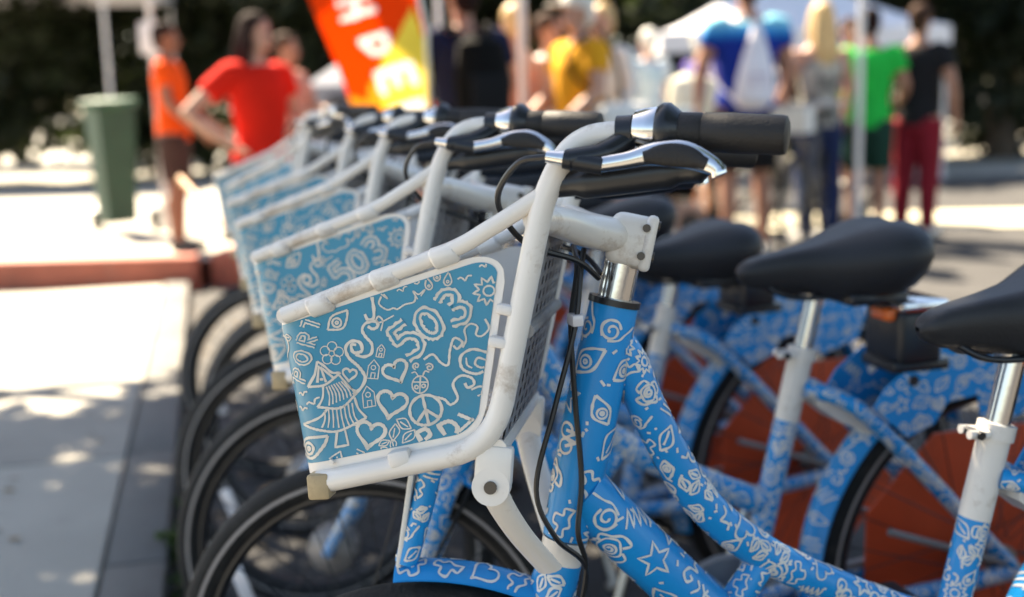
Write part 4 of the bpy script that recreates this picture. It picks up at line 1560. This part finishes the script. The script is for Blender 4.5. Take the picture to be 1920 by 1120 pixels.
def backpack(label, px, d, yaw, h, col, col2):
    x, y = spot(px, d)
    b = thing('backpack', label, 'backpack', (x, y, 0), yaw)
    b.scale = (h / 1.75,) * 3
    mb = MB()
    mb.etube([(0, .195, .98), (0, .215, 1.02), (0, .225, 1.2), (0, .205, 1.38), (0, .185, 1.43)], [(.10, .06), (.155, .095), (.16, .1), (.13, .08), (.07, .04)], 20)
    mb.build('bag_body', col, b)
    MB().box((0, .315, 1.13), (.21, .05, .20), (.08, 0, 0), .022, seg=3).build('front_pocket', col2, b)
    for s in (-1, 1):
        q = MB()
        strap_path(q, [(s * .09, .13, 1.42), (s * .115, .04, 1.50), (s * .12, -.08, 1.43), (s * .14, -.135, 1.28), (s * .175, -.06, 1.12), (s * .13, .13, 1.04)], .022, .006)
        q.build('strap', col, b)
    q = MB(); strap_path(q, [(-.03, .17, 1.43), (0, .17, 1.47), (.03, .17, 1.43)], .008, .005); q.build('handle', col2, b)
    return b


backpack('black backpack worn by the man in navy beside the orange banner', 876, 6.5, R(205), 1.76, cloth('packblack', (.004, .004, .004)), cloth('packgrey', (.010, .010, .011)))
# 5 woman in a salmon tank top
x, y = spot(966, 7.3)
person('woman in salmon tank top with blonde hair standing behind the grey tent pole', x, y, R(200), 1.66, cloth('salmon', (.55, .24, .17)), cloth('white', (.72, .70, .66)), 'light', 'blonde', tank=True, female=True, legwear='short',
       arms={'r': ((-.23, -.02, 1.16), (-.2, -.2, 1.0)), 'l': ((.24, -.03, 1.17), (.16, -.24, 1.05))})
# 6 woman in white
x, y = spot(1034, 7.6)
person('woman in bright white top facing the man in mustard yellow', x, y, R(60), 1.62, cloth('white', (.72, .70, .66)), cloth('white', (.72, .70, .66)), 'tan', 'brown', female=True, legwear='short',
       arms={'r': ((-.22, -.1, 1.16), (-.1, -.3, 1.05)), 'l': ((.24, -.05, 1.16), (.15, -.28, 1.0))})
# 7 man in mustard
x, y = spot(1084, 6.9)
person('man in mustard yellow T-shirt with a white cap and dark shoulder strap', x, y, R(-62), 1.69, cloth('mustard', (.72, .33, .02)), cloth('darkshorts', (.03, .028, .03)), 'light', 'white', girth=1.1,
       arms={'r': ((-.25, -.04, 1.17), (-.15, -.28, 1.02)), 'l': ((.26, -.02, 1.17), (.2, -.25, .98))}, hat=cloth('white', (.72, .70, .66)))
b = thing('shoulder_bag', 'pale shoulder bag with dark strap on the man in mustard yellow', 'bag', (x, y, 0), R(-62))
q = MB(); strap_path(q, [(.15, .03, 1.5), (.13, -.14, 1.36), (.19, -.12, 1.2), (.27, .08, 1.05)], .022, .006); strap_path(q, [(.15, .03, 1.5), (.15, .14, 1.36), (.2, .16, 1.2), (.27, .12, 1.05)], .022, .006)
q.build('strap', cloth('packblack', (.004, .004, .004)), b)
MB().box((.30, .1, .93), (.16, .34, .27), None, .05, seg=3).build('bag_body', cloth('white', (.72, .70, .66)), b)
# 7b added woman in white, stands in for his sunlit right side
xx, yy = spot(1128, 7.7)
person('woman in loose white blouse added for the sunlit white right of the man in mustard yellow', xx, yy, R(-40), 1.68, cloth('white', (.72, .70, .66)), cloth('khaki', (.45, .40, .30)), 'light', 'blonde', female=True, sleeve=1.2, girth=1.08,
       arms={'r': ((-.25, -.04, 1.17), (-.15, -.28, 1.02)), 'l': ((.26, -.02, 1.17), (.2, -.25, .98))})
# 8 white haired person far away
x, y = spot(1215, 11.6)
person('distant person with white hair in a pale blue and white shirt', x, y, R(205), 1.72, cloth('palewhite', (.62, .68, .72), col2=(.3, .5, .62), vscale=6), cloth('khaki', (.45, .40, .30)), 'light', 'white',
       arms={'r': ((-.26, -.02, 1.17), (-.22, -.2, 1.0)), 'l': ((.26, .0, 1.16), (.26, -.1, .93))})
# 9 man in blue with drawstring bag
x, y = spot(1398, 8.0)
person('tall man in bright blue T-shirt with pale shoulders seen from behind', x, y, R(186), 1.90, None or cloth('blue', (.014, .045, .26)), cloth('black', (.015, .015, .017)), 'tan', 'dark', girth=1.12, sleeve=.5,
       arms={'r': ((-.28, -.02, 1.17), (-.31, -.14, .94)), 'l': ((.28, 0.0, 1.17), (.26, -.15, .96))}, legwear='shorts', stance=.1)
b = thing('drawstring_bag', 'white drawstring bag hanging on the back of the tall man in blue', 'bag', (x, y, 0), R(186))
b.scale = (1.90 / 1.75,) * 3
mb = MB().etube([(.01, .16, .93), (.01, .185, .98), (0, .195, 1.1), (-.01, .175, 1.24), (-.02, .15, 1.37), (-.02, .135, 1.42)], [(.09, .05), (.122, .075), (.116, .075), (.082, .05), (.04, .03), (.02, .02)], 18)
mb.build('bag_body', cloth('bagwhite', (.78, .74, .78)), b)
for s in (-1, 1):
    q = MB(); strap_path(q, [(-.02, .14, 1.41), (s * .1, .09, 1.50), (s * .15, -.06, 1.45), (s * .19, -.12, 1.3), (s * .2, .02, 1.1), (s * .11, .16, .96)], .008, .005); q.build('cord', cloth('bagwhite', (.78, .74, .78)), b)
MB().box((0, .262, 1.09), (.09, .006, .07), None, .002).build('print_patch', cloth('lilac', (.45, .33, .45)), b)
# 10 person in violet left of him
x, y = spot(1318, 10.4)
person('person in violet shirt mostly hidden left of the tall man in blue', x, y, R(120), 1.66, cloth('violet', (.12, .09, .33)), cloth('darkshorts', (.03, .028, .03)), 'tan', 'white',
       arms={'r': ((-.25, -.06, 1.18), (-.15, -.28, 1.0)), 'l': ((.25, -.02, 1.17), (.24, -.2, .95))})
# 11 blonde woman
x, y = spot(1535, 8.6)
person('woman with long blonde hair in a black and white top seen from behind', x, y, R(196), 1.72, cloth('lace', (.03, .03, .032), col2=(.6, .57, .5), vscale=9), cloth('jeans', (.02, .032, .09)), 'light', 'blonde', long_hair=True, female=True, legwear='trousers', tank=True,
       arms={'r': ((-.25, .02, 1.16), (-.27, -.08, .92)), 'l': ((.25, -.03, 1.17), (.25, -.22, .97))})
# 12 person behind her
x, y = spot(1592, 10.2)
person('person with brown hair in a plum top behind the blonde woman', x, y, R(10), 1.70, cloth('plum', (.16, .06, .13)), cloth('darkshorts', (.03, .028, .03)), 'light', 'brown')
# 13 green shirt
x, y = spot(1628, 8.8)
person('person in bright green T-shirt and dark green shorts with dark hair', x, y, R(160), 1.68, cloth('green', (.01, .50, .07)), cloth('darkgreen', (.015, .05, .035)), 'tan', 'dark', girth=1.05,
       arms={'r': ((-.27, .0, 1.17), (-.22, -.16, .98)), 'l': ((.27, -.03, 1.18), (.18, -.25, 1.02))})
# 14 person in black
x, y = spot(1722, 8.8)
person('person in black T-shirt and dark red trousers at the right of the green shirt', x, y, R(140), 1.70, cloth('black', (.015, .015, .017)), cloth('darkred', (.22, .015, .025)), 'tan', 'brown', legwear='trousers')
# 15 person with a yellow cap by the banner
x, y = spot(815, 9.6)
person('person in red top and yellow cap just right of the banner', x, y, R(20), 1.62, cloth('red', (.62, .028, .018)), cloth('darkshorts', (.03, .028, .03)), 'light', 'brown', hat=cloth('yellow', (.7, .55, .12)))
# 16 person with a white cap
x, y = spot(912, 9.4)
person('person in white shirt and white cap behind the man in navy', x, y, R(150), 1.60, cloth('palewhite', (.62, .68, .72), col2=(.3, .5, .62), vscale=6), cloth('khaki', (.45, .40, .30)), 'light', 'brown', hat=cloth('white', (.72, .70, .66)))
flush()

# blue shirt: cloth colour runs from pale cyan at the shoulders to blue
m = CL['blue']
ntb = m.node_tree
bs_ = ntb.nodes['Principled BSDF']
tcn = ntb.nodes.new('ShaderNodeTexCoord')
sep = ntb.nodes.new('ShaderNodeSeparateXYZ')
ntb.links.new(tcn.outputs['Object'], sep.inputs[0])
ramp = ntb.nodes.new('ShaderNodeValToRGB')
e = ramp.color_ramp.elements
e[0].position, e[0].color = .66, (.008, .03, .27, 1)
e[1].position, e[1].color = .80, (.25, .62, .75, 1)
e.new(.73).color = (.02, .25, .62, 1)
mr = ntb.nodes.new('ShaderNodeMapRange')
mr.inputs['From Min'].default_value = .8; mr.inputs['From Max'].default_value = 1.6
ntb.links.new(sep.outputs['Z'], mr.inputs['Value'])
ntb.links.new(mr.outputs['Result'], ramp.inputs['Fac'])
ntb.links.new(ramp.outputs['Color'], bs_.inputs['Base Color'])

# ------------------------------------------------------------------ banner, tents, things among the crowd
BD = 6.1
bt = thing('feather_banner', 'tall orange red feather banner with yellow flame and white letters', 'banner', (at(740, 230, BD).x, BD, 0))
Mf = {'o': cloth('banner_orange', (.88, .05, .003), var=.05), 'y': cloth('banner_yellow', (.92, .72, .09), var=.12), 'a': cloth('banner_amber', (.86, .36, .025), var=.06), 'w': cloth('banner_white', (.80, .78, .74), var=.03)}


for k_, c_ in (('o', (.80, .045, .002)), ('y', (.80, .56, .06)), ('a', (.80, .25, .012)), ('w', (.9, .88, .85))):
    t_ = Mf[k_].node_tree
    tr_ = t_.nodes.new('ShaderNodeBsdfTranslucent'); tr_.inputs['Color'].default_value = (*c_, 1)
    mx_ = t_.nodes.new('ShaderNodeMixShader'); mx_.inputs['Fac'].default_value = .30
    t_.links.new(t_.nodes['Principled BSDF'].outputs[0], mx_.inputs[1]); t_.links.new(tr_.outputs[0], mx_.inputs[2])
    t_.links.new(mx_.outputs[0], t_.nodes['Material Output'].inputs['Surface'])


def bp3(px, py, dy=0):
    p = at(px, py, BD) - Vector((at(740, 230, BD).x, BD, 0))
    return Vector((p.x, p.y + .05 * math.sin(p.z * 3.1) + dy, p.z))


def bpoly(pts, dy):
    return [bp3(px, py, dy) for px, py in pts]


def loft(left, right, n, dy, th=.004):
    mb = MB()
    A, B = resample(left, 12), resample(right, 12)
    def pick(P, t):
        f = t * (len(P) - 1); i = min(int(f), len(P) - 2); return P[i] + (P[i + 1] - P[i]) * (f - i)
    rows = 36
    for off in (0, th):
        vs, fs = [], []
        for i in range(rows + 1):
            a, b = pick(A, i / rows), pick(B, i / rows)
            for j in range(n + 1):
                q = a + (b - a) * j / n
                vs.append(bp3(q[0], q[1], dy + off))
        for i in range(rows):
            for j in range(n):
                k0 = i * (n + 1) + j
                fs.append((k0, k0 + 1, k0 + n + 2, k0 + n + 1))
        mb.add(vs, fs, 0)
    return mb


LE, RE = sp2([(470, -330), (530, -140), (583, 0), (632, 120), (672, 232)], 6), sp2([(560, -420), (700, -230), (782, 0), (808, 130), (803, 232)], 6)
FLAME = [(775, 14), (742, 78), (722, 108), (692, 165), (690, 190), (650, 178), (652, 190), (694, 212), (700, 234), (812, 236), (812, 120)]
AMBER = [(722, 108), (692, 165), (690, 190), (650, 178), (652, 190), (694, 212), (700, 234), (735, 234), (716, 190), (716, 140)]
LETTERS = []
for ch, cx, cy, s_ in (('H', 670, 14, 56), ('D', 706, 84, 52), ('E', 744, 146, 66), ('B', 768, 212, 58)):
    for g_ in GLYPH[ch]:
        LETTERS += [(np.array(resample(st, 3)), s_ * .115) for st in xform([[(p_, -q_) for p_, q_ in g_]], cx, cy, s_, R(72))]


def in_poly(x, z, poly):
    c = False
    for i in range(len(poly)):
        (x1, z1), (x2, z2) = poly[i], poly[(i + 1) % len(poly)]
        if (z1 > z) != (z2 > z) and x < (x2 - x1) * (z - z1) / (z2 - z1) + x1:
            c = not c
    return c


LA, LB = resample(LE, 10), resample(RE, 10)


def pick_(P, t):
    f = t * (len(P) - 1); i = min(int(f), len(P) - 2); return P[i] + (P[i + 1] - P[i]) * (f - i)


RW, CW = 150, 52
G = []
for i in range(RW + 1):
    t_ = (i / RW) ** .8
    a_, b_ = pick_(LA, t_), pick_(LB, t_)
    G.append([a_ + (b_ - a_) * j / CW for j in range(CW + 1)])
bm_ = MB()
for i in range(RW + 1):
    for q_ in G[i]:
        bm_.v.append(tuple(bp3(q_[0], q_[1])))
for i in range(RW):
    for j in range(CW):
        k0 = i * (CW + 1) + j
        c_ = (G[i][j] + G[i + 1][j + 1]) / 2
        mi_ = 0
        if c_[1] > -60:
            if any(((P_ - c_) ** 2).sum(1).min() < w_ * w_ for P_, w_ in LETTERS):
                mi_ = 3
            elif in_poly(c_[0], c_[1], AMBER):
                mi_ = 2
            elif in_poly(c_[0], c_[1], FLAME):
                mi_ = 1
        bm_.f.append((k0, k0 + 1, k0 + CW + 2, k0 + CW + 1)); bm_.m.append(mi_)
bm_.build('banner_cloth', [Mf['o'], Mf['y'], Mf['a'], Mf['w']], bt, fix=False)
q = MB(); o0 = Vector((at(740, 230, BD).x, BD, 0))
q.tube([bp3(806, 226) * 1.0, bp3(800, 60), bp3(770, -90), bp3(690, -260), bp3(560, -420)], [.013, .012, .010, .008, .006], 8)
q.tube([Vector((bp3(806, 226).x, 0, .02)), bp3(806, 226)], .014, 10)
q.build('flag_pole', M['steel'], bt)
MB().box((bp3(806, 226).x, 0, .02), (.5, .5, .035), None, .01).build('base_plate', M['plastic'], bt)

M['canvas'] = mat('white_canvas', (.74, .73, .76), .8, var=.05)
M['canvas_grey'] = mat('grey_canvas', (.20, .21, .25), .8, var=.1)
M['pole'] = mat('white_pole', (.75, .71, .69), .4, var=.05)


def tent(label, c, w, eave, rise, yaw, canvas, legs=True, logo=None, dep=1.0):
    t = thing('canopy_tent', label, 'tent', c, yaw)
    t.scale = (1, dep, 1)
    h = w / 2
    roof = MB()
    n = 8
    for q in range(4):
        Mq = Matrix.Rotation(q * PI / 2, 4, 'Z')
        for off in (0, -.006):
            vs, fs = [], []
            for i in range(n + 1):
                f = i / n
                zz = eave + rise * (1 - f) ** 1.25 + off
                for j in range(n + 1):
                    vs.append(Mq @ Vector((-h * f + 2 * h * f * j / n, -h * f, zz)))
            for i in range(n):
                for j in range(n):
                    a = i * (n + 1) + j
                    fs.append((a, a + 1, a + n + 2, a + n + 1))
            roof.add(vs, fs, 0)
    roof.build('roof', canvas, t, fix=False)
    for q in range(4):
        MB().box((0, 0, 0), (w, .008, .24), None, 0).build('valance', canvas, t).matrix_local = Matrix.Rotation(q * PI / 2, 4, 'Z') @ Matrix.Translation((0, -h, eave - .12))
    for sx_, sy_ in ((-1, -1), (1, -1), (1, 1), (-1, 1)):
        lg = MB().tube([(sx_ * (h - .04), sy_ * (h - .04), 0), (sx_ * (h - .04), sy_ * (h - .04), eave)], .024, 8)
        lg.box((sx_ * (h - .04), sy_ * (h - .04), .006), (.1, .1, .012))
        lg.build('leg', M['pole'], t)
    if logo is not None:
        MB().box(logo[0], logo[1], None, 0).build('roof_print', logo[2], t)
    return t


# two poles standing among the crowd
for px_, d_, lab_ in ((980, 6.9, 'greyish white pole in front of the woman in the salmon tank top'), (1614, 8.3, 'white pole between the blonde woman and the green shirt')):
    q0 = at(px_, 100, d_)
    pt = thing('pole', lab_, 'pole', (q0.x, d_, 0))
    MB().tube([(0, 0, .02), (0, 0, 3.6)], .024, 12).build('shaft', M['pole'], pt)
    MB().lathe([(0, .0), (.17, .0), (.17, .03), (.05, .05), (.04, .14), (0, .14)], Matrix(), 24).build('foot', M['steel'], pt)
p = at(1238, 78, 14.5)
tent('distant white canopy tent behind the tall man in blue', (p.x + 1.75, 16.2, 0), 3.5, p.z + .1, .95, 0, M['canvas'], logo=((.35, -1.756, p.z + .0), (.55, .006, .2), cloth('logo_blue', (.12, .32, .7))))
p = at(328, 6, 17.5)
tent('white canopy tent at far left with its corner above the young man', (p.x - 1.52, 16.0, 0.0), 3.0, p.z + .22, .8, .0, M['canvas'])
# sign board hung on the left tent leg, bin, white pole
p = at(284, 72, 9.2)
sg = thing('sign_board', 'small white sign board on a pole behind the young man', 'sign', (p.x, 9.2, 0))
MB().box((0, -.03, p.z), (.17, .012, .24), None, .01).build('board', M['canvas'], sg)
MB().tube([(0, 0, 0), (0, 0, p.z + .3)], .022, 10).build('post', M['pole'], sg)
p = at(262, 240, 9.0)
bn = thing('wheeled_bin', 'green wheeled bin standing at the left behind the young man', 'bin', (p.x - .22, 9.0, .17))
MB().etube([(0, 0, .08), (0, 0, .5), (0, 0, .95)], [(.15, .2), (.17, .23), (.2, .26)], 4).build('bin_body', mat('bin_green', (.010, .05, .028), .6, var=.15), bn)
MB().box((0, 0, .98), (.33, .44, .06), (.05, 0, 0), .02).build('lid', mat('bin_lid', (.012, .07, .035), .6), bn)
for s in (-1, 1):
    MB().tube([(s * .2, .2, .09), (s * .25, .2, .09)], .09, 14).build('wheel', M['plastic'], bn)
# white pole behind the man in navy
p = at(822, 30, 9.0)
wp = thing('marker_pole', 'white pole between the banner and the head of the man in navy', 'pole', (p.x, 9.0, 0))
MB().tube([(0, 0, 0), (0, 0, 3.4)], .021, 10).build('pole', M['canvas'], wp)
MB().box((0, 0, .015), (.3, .3, .03), None, .006).build('foot', M['steel'], wp)
# grey shelter behind the banner
p = at(640, 100, 12.5)
gs = thing('pop_up_shelter', 'low grey pop up shelter seen just left of the banner', 'shelter', (p.x + .1, 13.0, 0))
gm = MB()
hh = p.z
gm.rings([[Vector((-.55, -.55, .0)), Vector((.55, -.55, 0)), Vector((.55, .55, 0)), Vector((-.55, .55, 0))], [Vector((-.5, -.5, hh * .8)), Vector((.5, -.5, hh * .8)), Vector((.5, .5, hh * .8)), Vector((-.5, .5, hh * .8))], [Vector((-.05, -.05, hh)), Vector((.05, -.05, hh)), Vector((.05, .05, hh)), Vector((-.05, .05, hh))]])
gm.build('shell', M['canvas_grey'], gs)
MB().box((0, -.56, hh * .38), (.5, .02, hh * .7), None, 0).build('door_flap', M['plastic'], gs)

# wooden handle leaning behind the row
p0, p1 = at(338, 335, 5.6), at(425, 432, 5.0)
dv = (p1 - p0)
p2 = p1 + dv * ((p1.z - .01) / (p0.z - p1.z))
wh = thing('broom', 'wooden broom handle leaning between the young man and the bicycles', 'broom', p2)
MB().tube([Vector((0, 0, 0)), p0 - p2], .017, 10).build('handle', mat('wood', (.45, .24, .11), .6, var=.2, vscale=12), wh)
MB().box((0, 0, .04), (.3, .06, .07), None, .01).build('brush', mat('bristle', (.2, .13, .06), .9), wh)


# bicycles of visitors
def city_bike(label, px, d, yaw, col, basket=None):
    x, y = spot(px, d)
    t = thing('city_bicycle', label, 'bicycle', (x, y, 0), yaw, 'visitors bicycles among the crowd')
    fr = mat('bike_paint', col, .35, coat=.4)
    for cx in (0, 1.05):
        Mx = Matrix.Translation((cx, 0, .34)) @ Matrix.Rotation(PI / 2, 4, 'X')
        w = MB().lathe([(.315, -.012), (.315, .012), (.295, .01), (.295, -.01)], Mx, 36, closed=True).build('wheel', M['rim'], t)
        MB().lathe([(.325 + .018 * math.cos(a), .018 * math.sin(a)) for a in [2 * PI * k / 8 for k in range(8)]], Mx, 36, closed=True).build('tyre', M['rubber'], w)
        s_ = MB()
        for k in range(20):
            a = 2 * PI * k / 20
            s_.tube([Vector((cx, .02 if k % 2 else -.02, .34)), Vector((cx + .3 * math.cos(a), 0, .34 + .3 * math.sin(a)))], .0015, 4)
        s_.build('spokes', M['steel'], w)['kind'] = 'stuff'
        MB().tube([(cx, -.05, .34), (cx, .05, .34)], .02, 10).build('hub', M['steel'], w)
    f = MB()
    for a, b, r in (((.22, .82), (.20, .90), .018), ((.21, .86), (.62, .84), .016), ((.23, .76), (.55, .28), .018), ((.55, .28), (.65, .92), .016), ((.55, .28), (1.05, .34), .011), ((.63, .82), (1.05, .34), .010)):
        f.tube([(a[0], 0, a[1]), (b[0], 0, b[1])], r, 10)
    f.build('frame', fr, t)
    f = MB()
    for s in (-1, 1):
        f.tube([(.22, s * .045, .78), (.0, s * .05, .34)], .012, 8)
    f.tube([(.22, -.05, .78), (.22, .05, .78)], .014, 8)
    f.build('fork', fr, t)
    MB().tube([(.26, -.28, 1.02), (.22, -.2, 1.02), (.17, 0, 1.0), (.22, .2, 1.02), (.26, .28, 1.02)], .012, 8).tube([(.205, 0, .88), (.17, 0, 1.0)], .013, 8).build('handlebar', M['steel'], t)
    MB().etube([(.52, 0, .95), (.6, 0, .96), (.72, 0, .965), (.78, 0, .96)], [(.015, .02), (.03, .025), (.085, .03), (.06, .02)], 12, ref=Vector((0, 1, 0))).build('saddle', M['saddle'], t)
    if basket:
        q = MB()
        q.rings([[Vector((-.17 + .05 * (1 - f), -.11, .84 + .16 * f)), Vector((.08, -.11, .84 + .16 * f)), Vector((.08, .11, .84 + .16 * f)), Vector((-.17 + .05 * (1 - f), .11, .84 + .16 * f))] for f in (0, .5, 1)])
        q.build('basket', basket, t)
    return t


city_bike('dark visitor bicycle with a white front basket under the blonde woman', 1490, 7.7, R(62), (.02, .02, .025), cloth('white', (.72, .70, .66)))
city_bike('silver visitor bicycle standing behind the long black grip end', 1400, 9.2, R(28), (.4, .4, .42))
city_bike('visitor bicycle with a pale basket between white haired person and blue shirt', 1262, 8.9, R(150), (.05, .05, .06), cloth('palewhite', (.62, .68, .72), col2=(.3, .5, .62), vscale=6))


city_bike('black visitor bicycle behind the violet shirt and tall man in blue', 1345, 10.6, R(-20), (.015, .015, .018))
city_bike('dark visitor bicycle standing between the blonde woman and the green shirt', 1575, 9.0, R(75), (.03, .03, .035))


def tote(label, px, py, d, s, col):
    p = at(px, py, d)
    st = thing('folding_table', 'small folding table carrying ' + label, 'table', (p.x, d, 0))
    ztop = p.z - .17 * s
    MB().box((0, 0, ztop - .015), (.55, .45, .028), None, .006).build('table_top', M['canvas_grey'], st)
    for a in (-1, 1):
        for b_ in (-1, 1):
            MB().tube([(a * .24, b_ * .19, 0), (a * .24, b_ * .19, ztop - .03)], .011, 8).build('leg', M['steel'], st)
    t = thing('tote_bag', label, 'bag', (p.x, d, ztop))
    mb = MB().etube([(0, 0, 0), (0, 0, .02 * s), (.01, 0, .16 * s), (0.0, 0, .30 * s), (.01, 0, .34 * s)], [(.13 * s, .09 * s), (.16 * s, .11 * s), (.19 * s, .13 * s), (.16 * s, .1 * s), (.06 * s, .05 * s)], 16)
    mb.build('bag_body', col, t)
    q = MB(); strap_path(q, [(-.06 * s, -.05 * s, .30 * s), (0, -.06 * s, .45 * s), (.07 * s, -.05 * s, .30 * s)], .012, .005); q.build('handle', col, t)


tote('bulging cream tote bag left of the tall man in blue', 1300, 185, 9.6, 1.15, cloth('cream', (.62, .60, .50)))
tote('bright white tote bag by the mustard shirt', 1128, 205, 8.9, 1.1, cloth('white', (.72, .70, .66)))
# pushchair with pale wheels
p = at(1240, 395, 9.0)
pc = thing('pushchair', 'low pushchair with thick tan wheels behind the white stem', 'pushchair', (p.x, 9.0, 0), R(8))
M['tan_tyre'] = mat('tan_tyre', (.42, .30, .24), .7, var=.1)
for cx, cy in ((-.14, -.2), (.15, -.24), (-.14, .25), (.15, .25)):
    Mx = Matrix.Translation((cx, cy, .15)) @ Matrix.Rotation(PI / 2, 4, 'X')
    w = MB().lathe([(.115 + .036 * math.cos(a), .036 * math.sin(a)) for a in [2 * PI * k / 10 for k in range(10)]], Mx, 28, closed=True).build('wheel', M['tan_tyre'], pc)
    MB().lathe([(0, -.02), (.05, -.022), (.085, -.01), (.085, .01), (.05, .022), (0, .02)], Mx, 20).build('rim', M['plastic'], w)
MB().box((0, 0, .42), (.42, .5, .14), (.1, 0, 0), .04, seg=3).build('seat', cloth('packblack', (.004, .004, .004)), pc)
MB().box((0, .24, .66), (.40, .1, .46), (-.3, 0, 0), .04, seg=3).build('backrest', cloth('packblack', (.004, .004, .004)), pc)
fm = MB()
for s in (-1, 1):
    fm.tube([(s * .21, -.24, .16), (s * .21, .1, .45), (s * .21, .42, .98)], .012, 8)
    fm.tube([(s * .21, .25, .16), (s * .21, .0, .5)], .012, 8)
fm.tube([(-.21, .42, .98), (.21, .42, .98)], .014, 8)
fm.build('frame', M['steel'], pc)
p = at(1180, 390, 9.2)
rbg = thing('duffel_bag', 'upright red duffel bag left of the tan pushchair wheels', 'bag', (p.x, 9.2, 0))
MB().etube([(0, 0, 0), (0, 0, .03), (.01, 0, .25), (0, 0, .46), (0, 0, .5)], [(.05, .07), (.085, .1), (.09, .1), (.08, .09), (.03, .04)], 16).build('bag_body', cloth('bagred', (.5, .02, .015)), rbg)
q = MB(); strap_path(q, [(-.05, -.05, .45), (0, -.1, .3), (.03, -.08, .1)], .014, .004); q.build('strap', cloth('packblack', (.004, .004, .004)), rbg)
